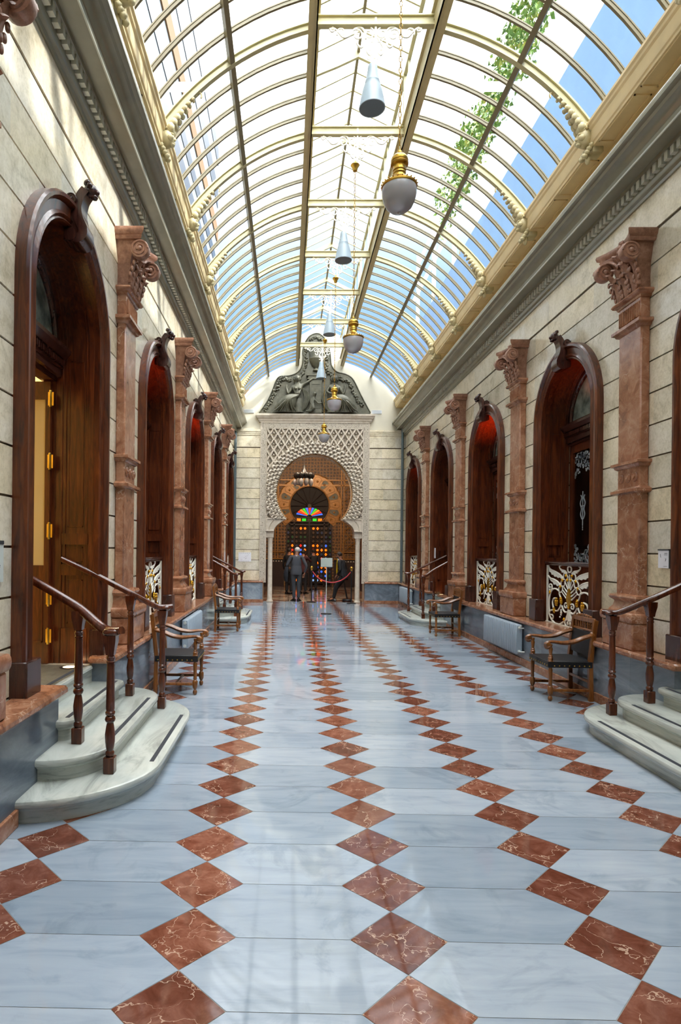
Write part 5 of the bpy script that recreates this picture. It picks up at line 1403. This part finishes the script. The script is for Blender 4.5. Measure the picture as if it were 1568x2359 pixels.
# ================================================================== PIPES, PLAQUES, PAPERS, VENTS, FLOOR LIGHTS
for s, lb in ((-1,'grey downpipe in the left far corner of the hall'),(1,'grey downpipe in the right far corner of the hall')):
    x = XL+.07 if s < 0 else XR-.09
    r = empty('downpipe', (x, D-.10, 0)); tag(r, lb, 'pipe', 'corner downpipes')
    m = MB(); m.lathe([(.042,ZCAP),(.042,5.50)], (0,0,0), 14); m.build('pipe', MAT['pipe'], r, smooth=60)
    m = MB()
    for z in (1.4,2.6,3.9,5.0): m.lathe([(.046,z-.012),(.05,z-.01),(.05,z+.01),(.046,z+.012)], (0,0,0), 14); m.box(-.012,.012,.04,.11,z-.01,z+.01)
    m.build('pipe_clip', MAT['pipe'], r, smooth=40)
def text(body, size, loc, rot, mat, parent, name='lettering', ext=.001, align='LEFT'):
    c = bpy.data.curves.new(name, 'FONT'); c.body = body; c.size = size; c.extrude = ext; c.align_x = align; c.materials.append(mat)
    q = bpy.data.objects.new('tmp', c); COL.objects.link(q); bpy.context.view_layer.update()
    me = bpy.data.meshes.new_from_object(q.evaluated_get(bpy.context.evaluated_depsgraph_get())); bpy.data.objects.remove(q)
    o = bpy.data.objects.new(name, me); COL.objects.link(o); o.parent = parent; o.location = loc; o.rotation_euler = rot; return o
# left plaque, cut by the picture edge
r = empty('wall_plaque', (XL, 3.60, 1.56)); tag(r, 'pale plaque with two lines of text on the left wall, cut by the picture edge', 'plaque')
m = MB(); m.box(.0,.018,-.16,.105,-.125,.13); m.build('plate', MAT['plaque'], r); m = MB(); m.box(.018,.021,-.16,.105,.107,.13); m.build('dark_header', MAT['ink_dark'], r)
text('Entrada del', .038, (.019,-.135,.01), (PI/2,0,PI/2), MAT['ink'], r); text('Salón de Baile', .038, (.019,-.150,-.035), (PI/2,0,PI/2), MAT['ink'], r)
# right plaque
r = empty('wall_plaque', (XR, 5.865, 1.60), PI); tag(r, 'small white plaque with a 7 on the right wall', 'plaque')
m = MB(); m.box(.0,.016,-.08,.08,-.085,.085); m.build('plate', MAT['paper'], r); m = MB(); m.box(0,.02,-.084,.084,.085,.098); m.box(0,.012,.08,.087,-.088,.09); m.build('dark_edge', MAT['ink_dark'], r)
text('7', .036, (.017,.028,-.018), (PI/2,0,PI/2), MAT['ink_dark'], r)
m = MB(); m.box(.016,.0175,.018,.062,.055,.060); m.box(.016,.0175,.012,.062,.040,.044); m.box(.016,.0175,.005,.06,-.068,-.065); m.tube([(.017,-.045,.05),(.017,-.04,.02),(.017,-.03,.02)], .002, 4); m.build('printed_line', MAT['ink'], r)
# paper on the end wall, far plaques, vents
r = empty('paper_notice', (-1.385, D, 1.42)); tag(r, 'white paper notice with faint print on the left of the end wall', 'notice')
m = MB(); m.box(-.20,.20,-.012,0,-.145,.145); m.build('sheet', MAT['paper'], r)
m = MB(); rnd = random.Random(2)
for i in range(6): m.box(-.17+.06*i,-.135+.06*i,-.0135,-.012,.115,.122); m.box(-.17+.055*i,-.14+.055*i,-.0135,-.012,-.125,-.12)
for i in range(7): x, z = rnd.uniform(-.14,.1), rnd.uniform(-.09,.08); m.box(x,x+.05,-.0135,-.012,z,z+.004)
m.build('printed_line', MAT['ink'], r)
r = empty('wall_plaque', (XR, 15.02, 1.62), PI); tag(r, 'tiny white plaque beside the far right doorway', 'plaque'); m = MB(); m.box(0,.02,-.09,.09,-.13,.12); m.build('plate', MAT['paper'], r); m = MB(); m.box(0,.024,-.09,.09,.12,.135); m.build('dark_edge', MAT['ink_dark'], r)
r = empty('wall_plaque', (XL+.01, 13.05, 1.74)); tag(r, 'tiny pale plaque on the left stone wall before the far doorway', 'plaque'); m = MB(); m.box(-.01,.02,-.10,.10,-.13,.12); m.build('plate', MAT['paper'], r)
r = empty('safety_sign', (XL+.02, 18.72, 1.33)); tag(r, 'small red sign on the left wall next to the corner downpipe', 'sign'); m = MB(); m.box(-.02,.01,-.10,.10,-.12,.12); m.build('plate', plain('safety_red','C01818',.4), r)
for x, lb in ((-1.30,'white rectangular vent on the cream plaster left of the bronze relief'),(2.72,'white rectangular vent on the cream plaster right of the bronze relief')):
    r = empty('wall_vent', (x, D+.02, 6.03)); tag(r, lb, 'vent', 'plaster vents'); m = MB(); m.box(-.16,.16,-.02,0,-.055,.055); m.build('vent_frame', MAT['paper'], r)
    m = MB(); [m.box(-.145,.145,-.026,-.02,-.045+.018*i,-.037+.018*i) for i in range(6)]; m.build('vent_slat', MAT['steelwhite'], r)
LG = {(-1,0):'glowing round floor light on the landing of the nearest left doorway', (1,3):'glowing round floor light on the far right landing'}
for (s,k), lb in LG.items():
    x = XL-.13 if s < 0 else XR+.13; y = Y1+PIT*k+.52
    r = empty('floor_light', (x,y,.60)); tag(r, lb, 'light', 'recessed floor lights')
    m = MB(); m.lathe([(.085,.0),(.085,.004),(.06,.006),(.06,.0)], (0,0,0), 20); m.build('rim', MAT['black'], r); m = MB(); m.lathe([(.058,.0),(.058,.005),(.0,.006)], (0,0,0), 18); m.build('lens', MAT['lamp_warm'], r)

# ================================================================== SIGN STAND, STANCHIONS, ROPE, STOOL
YS = 15.67
r = empty('sign_stand', (.985,YS,0)); tag(r, 'thin floor stand with a blank grey sign panel before the portal', 'sign stand')
m = MB(); m.lathe([(.135,0),(.14,.006),(.135,.016),(.02,.024)], (0,0,0), 24); m.build('base', MAT['black'], r, smooth=40)
m = MB(); m.lathe([(.009,.02),(.009,1.24)], (0,0,0), 8); m.build('pole', MAT['plaque'], r, smooth=60)
m = MB(); m.bbox(-.15,.15,-.012,.004,1.225,1.455,.004); m.build('panel', plain('sign_panel_grey','A4AEA8',.5,0,.02), r)
m = MB(); m.box(-.155,.155,-.016,.008,1.215,1.23); m.build('panel_rail', MAT['pipe'], r)
def stanchion(x, y, lb):
    r = empty('rope_post', (x,y,0)); tag(r, lb, 'rope post', 'rope barrier posts')
    m = MB(); m.lathe([(.15,0),(.15,.015),(.05,.03),(.02,.05),(.02,.98),(.028,.99),(.028,1.01),(.02,1.02)], (0,0,0), 16); m.build('post', MAT['black'], r, smooth=40)
    m = MB(); m.lathe([(.02,1.02),(.035,1.03),(.022,1.045),(.03,1.06),(.048,1.09),(.048,1.12),(.03,1.145),(.01,1.155)], (0,0,0), 14); m.build('brass_finial', MAT['brass'], r, smooth=60)
    return r
stanchion(.735, 19.15, 'black rope post with a brass ball, left end of the red rope'); stanchion(1.97, 18.9, 'black rope post with a brass ball beside the right portal column')
m = MB(); m.tube(cr([(.76,19.15,.98),(.92,19.12,.80),(1.12,19.1,.69),(1.38,19.1,.64),(1.64,19.1,.70),(1.82,18.97,.83),(1.945,18.9,.98)],6), .018, 8)
o = m.build('barrier_rope', MAT['rope'], None, smooth=60); tag(o, 'red barrier rope sagging between two black posts', 'rope')
r = empty('bar_stool', (1.93,19.75,0)); tag(r, 'tall black stool with a slanted leg that the guard leans on', 'stool')
m = MB(); m.bbox(-.16,.16,-.13,.13,0,.07,.03); m.build('base', MAT['black'], r, smooth=40); m = MB(); m.tube([(.0,0,.06),(-.08,0,.45)], .025, 8); m.tube([(-.08,0,.45),(-.13,0,.72)], .017, 8); m.build('column', MAT['black'], r, smooth=40)
m = MB(); m.lathe([(.15,.72),(.165,.74),(.16,.78),(.13,.79)], (-.14,0,0), 18); m.build('seat', MAT['leather'], r, smooth=40)

# ================================================================== PEOPLE
def hand(g, frm, p, d, up, s=1.0):
    """palm and five fingers growing from vertex frm at p along d"""
    d = Vector(d).normalized(); up = Vector(up); up = (up-d*up.dot(d)).normalized(); sd = d.cross(up)
    pm = g.a(Vector(p)+d*.045*s, .020*s, frm)
    base = g.a(Vector(p)+d*.08*s, (.024*s), pm)
    for i, L in enumerate((.060,.072,.066,.052)):
        o = (i-1.5)*.017*s
        b = g.a(Vector(p)+d*.092*s+sd*o, .0085*s, base); k = g.a(Vector(p)+d*(.092+L*.5)*s+sd*o-up*.008*s, .0078*s, b); g.a(Vector(p)+d*(.092+L*.85)*s+sd*o-up*.028*s, .0065*s, k)
    t = g.a(Vector(p)+d*.045*s-sd*.034*s, .0095*s, pm); g.a(Vector(p)+d*.085*s-sd*.048*s-up*.01*s, .008*s, t)
def person(name, loc, rz, P, label, mats, extras=None):
    """P: joint positions (local, facing +y). keys: pelvis, chest, neck, head, and per side sh, el, wr, hip, kn, an, toe"""
    r = empty('person', loc, rz); tag(r, label, 'person')
    V = lambda k: Vector(P[k])
    g = G()
    pe = g.a(V('pelvis'), (.135,.10)); ab = g.a(V('pelvis').lerp(V('chest'),.45), (.125,.09), pe); ch = g.a(V('chest'), (.15,.10), ab)
    nb = g.a(V('chest').lerp(V('neck'),.75), (.07,.06), ch); nk = g.a(V('neck'), .052, nb)
    hd = V('head'); u = (hd-V('neck')).normalized()
    h1 = g.a(V('neck')+u*.045, (.056,.066), nk); h2 = g.a(hd, (.075,.092), h1); h3 = g.a(hd+u*.065, (.066,.080), h2); g.a(hd+u*.105, (.035,.04), h3)
    for s in ('L','R'):
        sh = g.a(V('sh'+s), .055, nb); mu = g.a(V('sh'+s).lerp(V('el'+s),.5), .044, sh); el = g.a(V('el'+s), .036, mu); fm = g.a(V('el'+s).lerp(V('wr'+s),.4), .034, el); wr = g.a(V('wr'+s), .024, fm)
        hand(g, wr, P['wr'+s], V('wr'+s)-V('el'+s), P.get('up'+s, (0,1,0)))
        hp = g.a(V('hip'+s), .088, pe); th = g.a(V('hip'+s).lerp(V('kn'+s),.5), .075, hp); kn = g.a(V('kn'+s), .055, th); ca = g.a(V('kn'+s).lerp(V('an'+s),.35), .052, kn); an = g.a(V('an'+s), .032, ca); g.a(V('toe'+s)-Vector((0,0,.02)), .022, an)
    body = g.obj('body', MAT['skin'], r, 1)
    # jacket or sweater
    g = G(); k = 1.16
    pe = g.a(V('pelvis')+Vector((0,0,.02)), (.135*k,.105*k)); ab = g.a(V('pelvis').lerp(V('chest'),.45), (.135*k,.10*k), pe); ch = g.a(V('chest'), (.16*k,.11*k), ab); nb = g.a(V('chest').lerp(V('neck'),.7), (.085*k,.07*k), ch)
    if 'hem' in P: g.a(V('hem'), (.15*k,.115*k), pe)
    for s in ('L','R'):
        sh = g.a(V('sh'+s), .066, nb); mu = g.a(V('sh'+s).lerp(V('el'+s),.5), .055, sh); el = g.a(V('el'+s), .048, mu); g.a(V('el'+s).lerp(V('wr'+s),.92), .036, el)
    g.obj(mats[0][0], MAT[mats[0][1]], r, 2)
    m = MB(); q = V('pelvis'); c2 = V('pelvis').lerp(V('chest'),.5); L = lambda z, a, b: [((q.x+(c2.x-q.x)*max(0,z)*3)+a*math.cos(t*PI/10), (q.y+(c2.y-q.y)*max(0,z)*3)+b*math.sin(t*PI/10), q.z+z) for t in range(20)]
    m.loft([L(-.10,.178,.128), L(-.085,.186,.136), L(0,.184,.136), L(.10,.172,.126), L(.20,.160,.112)]); m.build(mats[0][0]+'_hem', MAT[mats[0][1]], r, smooth=60)
    g = G(); pe = g.a(V('pelvis')-Vector((0,0,.0)), (.12,.095))
    for s in ('L','R'):
        hp = g.a(V('hip'+s), .098, pe); th = g.a(V('hip'+s).lerp(V('kn'+s),.5), .086, hp); kn = g.a(V('kn'+s), .068, th); g.a(V('kn'+s).lerp(V('an'+s),.55), .060, kn); g.a(V('kn'+s).lerp(V('an'+s),.98), .056, len(g.v)-1)
    g.obj('trousers', MAT[mats[1]], r, 2)
    m = MB()
    for s in ('L','R'):
        a, t = V('an'+s), V('toe'+s); dr = (t-a); dr.z = 0; L = dr.length or .15; dr.normalize(); sd = Vector((-dr.y,dr.x,0)); rings = []
        for u_, w, h in ((-.085,.034,.085),(-.045,.046,.11),(.03,.046,.105),(L*.6,.045,.06),(L,.045,.045),(L+.06,.035,.035),(L+.085,.015,.02)):
            c = Vector((a.x,a.y,0))+dr*u_; base = max(0,min(a.z,t.z)-.07)
            rings.append([tuple(c-sd*w+Vector((0,0,base+.002))),tuple(c+sd*w+Vector((0,0,base+.002))),tuple(c+sd*w*.8+Vector((0,0,base+h*.8))),tuple(c+Vector((0,0,base+h))),tuple(c-sd*w*.8+Vector((0,0,base+h*.8)))])
        m.loft(rings)
    m.build('shoes', MAT['shoe'], r, smooth=60)
    # face and hair; look direction f
    f = Vector(P.get('look', (0,1,0))).normalized(); sd = f.cross(u).normalized()
    m = MB(); c = hd+u*.0
    m.sph(tuple(c+f*.098-u*.012),(.014,.014,.020),6,5); m.sph(tuple(c+f*.092-u*.045),(.022,.010,.006),6,4)
    for s in (-1,1): m.sph(tuple(c+sd*s*.078-u*.01),(.012,.016,.028),6,5)
    m.build('face_feature', MAT['skin'], body, smooth=60)
    m = MB()
    for s in (-1,1): m.sph(tuple(c+f*.086+sd*s*.03+u*.012),(.011,.008,.007),6,4)
    m.build('eye', MAT['hair_dark'], body, smooth=60)
    m = MB(); cc = hd+u*.032-f*.012
    m.sph(tuple(cc),(.090,.100,.092),14,10)
    # keep the hair off the face: flatten the front
    for i, p in enumerate(m.v):
        q = Vector(p)-cc; fr = q.dot(f); up_ = q.dot(u)
        if fr > .02 and up_ < .045: q -= f*(fr-.02)*.75
        if up_ < -.06: q -= u*(up_+.06)*.6
        m.v[i] = tuple(cc+q)
    m.build('hair', MAT[mats[2]], body, smooth=60)
    if extras: extras(r, P, hd, f, u, sd, body)
    return r
# pose tables: local frame faces +y
def stand(h=1.0, **k):
    P = dict(pelvis=(0,0,.93*h), chest=(0,0,1.24*h), neck=(0,.01,1.46*h), head=(0,.025,1.585*h),
             shL=(-.18,0,1.39*h), elL=(-.25,-.03,1.10*h), wrL=(-.25,.06,.86*h), shR=(.18,0,1.39*h), elR=(.25,-.03,1.10*h), wrR=(.25,.06,.86*h),
             hipL=(-.095,0,.87*h), knL=(-.10,.02,.49*h), anL=(-.10,0,.085), toeL=(-.12,.13,.07), hipR=(.095,0,.87*h), knR=(.10,.02,.49*h), anR=(.10,0,.085), toeR=(.12,.13,.07))
    P.update(k); return P
def old_man(r, P, hd, f, u, sd, body):
    m = MB(); m.lathe([(.062,0),(.068,.015),(.062,.035)], tuple(Vector(P['neck'])-Vector((0,0,.045))), 14); m.build('shirt_collar', MAT['shirt'], r, smooth=60)
    g = G(); a = g.a((-.30,.02,1.12),(.06,.05)); g.chain(a, [((-.33,.0,.98),(.09,.07)),((-.34,-.01,.80),(.10,.07)),((-.33,0,.62),(.07,.05))]); g.obj('draped_coat', MAT['navy'], r, 2)
person('old_man', (.255,19.45,0), 0, stand(1.03, elL=(-.31,.0,1.16), wrL=(-.25,.17,1.10), elR=(.33,-.04,1.13), wrR=(.26,.02,.90), head=(.02,.03,1.63), neck=(0,.0,1.49), anL=(-.07,.0,.085), toeL=(-.13,.13,.07), anR=(.08,.0,.085), toeR=(.13,.13,.07), knL=(-.075,.02,.50), knR=(.075,.02,.50)),
       'white-haired person seen from behind in a grey sweater with a coat over the left arm', (('sweater','sweater'),'trousers','hair_white'), old_man)
def guard_x(r, P, hd, f, u, sd, body):
    ch = Vector(P['chest']); m = MB()
    fr = Vector((-.3,.95,0)).normalized()
    m.prism([(-.045,1.42),(.045,1.42),(.03,1.28),(0,1.05),(-.03,1.28)], 'y', .10, .125); sh = m.build('shirt_front', MAT['shirt'], r)
    m = MB(); m.loft([[(x-w,y,z),(x+w,y,z),(x+w,y+.014,z),(x-w,y+.014,z)] for x,y,z,w in ((0,.105,1.44,.02),(0,.135,1.41,.028),(0,.15,1.25,.032),(-.0,.155,1.05,.042),(-.0,.15,.90,.045),(0,.15,.86,.01))]); m.build('yellow_tie', MAT['tie'], r)
    m = MB(); m.lathe([(.060,0),(.068,.015),(.060,.04)], tuple(Vector(P['neck'])-Vector((0,0,.04))), 14); m.build('shirt_collar', MAT['shirt'], r, smooth=60)
    m = MB(); c = hd-u*.055+f*.045; m.sph(tuple(c),(.058,.058,.045),10,7); m.build('beard', MAT['hair_dark'], body, smooth=60)
person('guard', (1.72,19.55,0), math.radians(62), stand(1.0, pelvis=(0,-.08,.83), chest=(0,.0,1.15), neck=(0,.05,1.37), head=(0,.09,1.49), look=(0,.92,-.28), shL=(-.18,.01,1.30), shR=(.18,.01,1.30), elL=(-.24,-.06,1.03), wrL=(-.16,.10,.86), elR=(.24,-.06,1.03), wrR=(.14,.10,.84),
       hipL=(-.095,-.05,.79), hipR=(.095,-.05,.79), knL=(-.10,.17,.46), anL=(-.08,.24,.085), toeL=(-.09,.37,.07), knR=(.10,.21,.45), anR=(.07,.32,.085), toeR=(.09,.45,.07)),
       'bearded person in a black suit and yellow tie leaning on a stool by the rope', (('suit_jacket','suit'),'suit','hair_dark'), guard_x)
person('visitor', (.02,22.6,0), math.radians(-35), stand(1.02, look=(.3,1,0)), 'person in a dark jacket standing left of the white-haired visitor, face turned right', (('jacket','suit'),'suit','hair_dark'))
def cam_x(r, P, hd, f, u, sd, body):
    m = MB(); m.bbox(-.05,.05,.20,.25,1.48,1.56,.008); m.build('camera', MAT['black'], r)
person('photographer', (.55,22.9,0), math.radians(-25), stand(.98, elL=(-.26,.16,1.22), wrL=(-.07,.24,1.40), elR=(.26,.16,1.22), wrR=(.07,.24,1.40), upL=(0,0,1), upR=(0,0,1)), 'person in a maroon coat raising a camera beside the white-haired visitor', (('coat','maroon'),'suit','hair_dark'), cam_x)
person('viewer', (1.02,24.6,0), math.radians(10), stand(1.0), 'person in black standing before the stained glass doors, between the rope post and visitor', (('coat','suit'),'suit','hair_dark'))

# ================================================================== OUTSIDE THE ROOF
m = MB(); m.box(5.2,5.6,-8,34,4,10.9); o = m.build('neighbouring_wall', MAT['bluewall']); tag(o, 'pale blue rendered wall rising beyond the right roof glass', 'wall')
r = empty('neighbouring_building', (-4.6,0,0)); tag(r, 'pale building with dark window strips beyond the left roof glass', 'building')
m = MB(); m.box(-1.5,0,-8,38,3,28.5); m.build('facade', MAT['facade'], r)
m = MB(); m.box(0,.12,-8,38,3,13.0); m.build('white_base', MAT['facade_w'], r)
for z, h in ((14.2,1.5),(17.0,.9),(18.6,.7),(22.6,1.2),(25.2,1.0)): m = MB(); m.box(0,.03,-7.8,37,z,z+h); m.build('window_strip', MAT['louvre'], r)
for z in (16.0,20.4): m = MB(); m.box(0,.06,-7.8,37,z,z+.9); m.build('ochre_band', MAT['facade_o'], r)
r = empty('pergola', (0,0,0)); tag(r, 'pale steel frame above the right roof glass that carries climbing plants', 'pergola')
m = MB()
for x, z in ((6.0,14.0),(6.2,15.8)): m.box(x,x+.12,-4,30,z,z+.12)
y = -3
while y < 30: m.box(6.0,6.14,y,y+.14,4,15.9); y += 3.2
m.build('steel_frame', MAT['steelwhite'], r)
m = MB(); rnd = random.Random(9)
for i in range(9000):
    y = rnd.uniform(-2,24); z = 13.9+rnd.random()*2.0; x = 5.95+rnd.uniform(-.35,.1)
    if math.sin(y*1.3)+math.sin(y*.47+z*1.7)+rnd.uniform(-.8,.8) < -.9: continue
    a = rnd.uniform(0,2*PI); s = rnd.uniform(.08,.16); dx, dy, dz = math.cos(a)*s, math.sin(a)*s, rnd.uniform(-.6,.6)*s
    m.add([(x,y,z),(x+dx,y+dy,z+dz),(x+dx*.3-dy*.5,y+dy*.3+dx*.5,z+s*.8),(x-dy*.6,y+dx*.6,z-dz)], [(0,1,2,3)])
o = m.build('climbing_plant', MAT['leaf'], None, recalc=False); tag(o, 'leafy climbing plants with yellow tints hanging beyond the right roof glass', 'vine', kind='stuff')
for i, y in enumerate((8.4, 10.9, 14.0)):
    m = MB(); m.box(-4.6,6,y,y+.16,12.4,12.52); o = m.build('outer_beam', MAT['steelwhite'], None); tag(o, 'pale steel beam spanning high above the glass roof', 'beam', 'outer canopy beams')

# ================================================================== LIGHT, WORLD, CAMERA
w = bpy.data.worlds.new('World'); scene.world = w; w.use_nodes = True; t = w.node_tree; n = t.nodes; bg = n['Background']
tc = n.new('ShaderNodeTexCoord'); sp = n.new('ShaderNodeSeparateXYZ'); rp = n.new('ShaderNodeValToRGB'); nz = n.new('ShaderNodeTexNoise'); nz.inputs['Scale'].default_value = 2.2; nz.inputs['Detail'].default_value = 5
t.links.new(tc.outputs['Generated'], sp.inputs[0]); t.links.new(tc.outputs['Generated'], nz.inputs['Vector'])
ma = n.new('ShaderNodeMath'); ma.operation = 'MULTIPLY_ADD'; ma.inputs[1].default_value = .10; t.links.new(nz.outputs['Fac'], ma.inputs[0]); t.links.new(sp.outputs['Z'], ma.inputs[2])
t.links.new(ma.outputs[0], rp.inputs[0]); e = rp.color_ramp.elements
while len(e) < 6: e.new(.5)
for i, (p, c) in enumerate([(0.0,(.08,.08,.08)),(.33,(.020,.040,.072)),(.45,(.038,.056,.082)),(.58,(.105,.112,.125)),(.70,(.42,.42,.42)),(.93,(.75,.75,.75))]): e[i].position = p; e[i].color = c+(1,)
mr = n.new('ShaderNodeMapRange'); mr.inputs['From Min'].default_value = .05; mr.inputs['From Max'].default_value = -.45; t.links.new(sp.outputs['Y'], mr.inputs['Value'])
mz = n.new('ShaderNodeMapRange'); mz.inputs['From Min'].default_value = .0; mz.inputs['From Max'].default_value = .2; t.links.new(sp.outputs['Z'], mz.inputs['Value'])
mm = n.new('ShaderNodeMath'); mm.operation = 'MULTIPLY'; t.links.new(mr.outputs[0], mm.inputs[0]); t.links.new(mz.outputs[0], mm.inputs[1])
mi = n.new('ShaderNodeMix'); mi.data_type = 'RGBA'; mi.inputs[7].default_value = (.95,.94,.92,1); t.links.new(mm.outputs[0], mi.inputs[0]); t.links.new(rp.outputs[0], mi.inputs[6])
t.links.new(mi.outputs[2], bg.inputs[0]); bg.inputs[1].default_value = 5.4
s = bpy.data.lights.new('sun', 'SUN'); s.energy = 2.5; s.angle = math.radians(1.5); s.color = (1,.96,.9); so = bpy.data.objects.new('sun', s); COL.objects.link(so); so.rotation_mode = 'QUATERNION'; so.rotation_quaternion = Vector((.75,-.35,.70)).to_track_quat('Z','Y')

cam = bpy.data.cameras.new('camera'); co = bpy.data.objects.new('camera', cam); COL.objects.link(co); scene.camera = co
F, CX, CY, TH, ROL = 1390., 643.5, 1267.1, .0153, .0107
cam.sensor_fit = 'HORIZONTAL'; cam.sensor_width = 36; cam.lens = F/1568*36
cam.shift_x = (784-CX)/1568; cam.shift_y = -(1179.5-CY)/1568
cam.clip_start = .05; cam.clip_end = 200
# the image is turned clockwise by ROL about the principal point
Rm = Matrix.Rotation(TH, 4, 'Z') @ Matrix.Rotation(PI/2, 4, 'X') @ Matrix.Rotation(ROL, 4, 'Z')
co.matrix_world = Matrix.Translation((0,0,H)) @ Rm
vs = scene.view_settings; vs.view_transform = 'Standard'; vs.look = 'None'; vs.gamma = 1; vs.use_curve_mapping = False; vs.exposure = 1.58
scene.cycles.max_bounces = 7; scene.cycles.diffuse_bounces = 4; scene.cycles.glossy_bounces = 3; scene.cycles.transmission_bounces = 3; scene.cycles.transparent_max_bounces = 12
scene.cycles.caustics_reflective = False; scene.cycles.caustics_refractive = False; scene.cycles.sample_clamp_indirect = 4; scene.cycles.use_denoising = True; scene.cycles.use_adaptive_sampling = True; scene.cycles.adaptive_threshold = .03; scene.cycles.adaptive_min_samples = 24
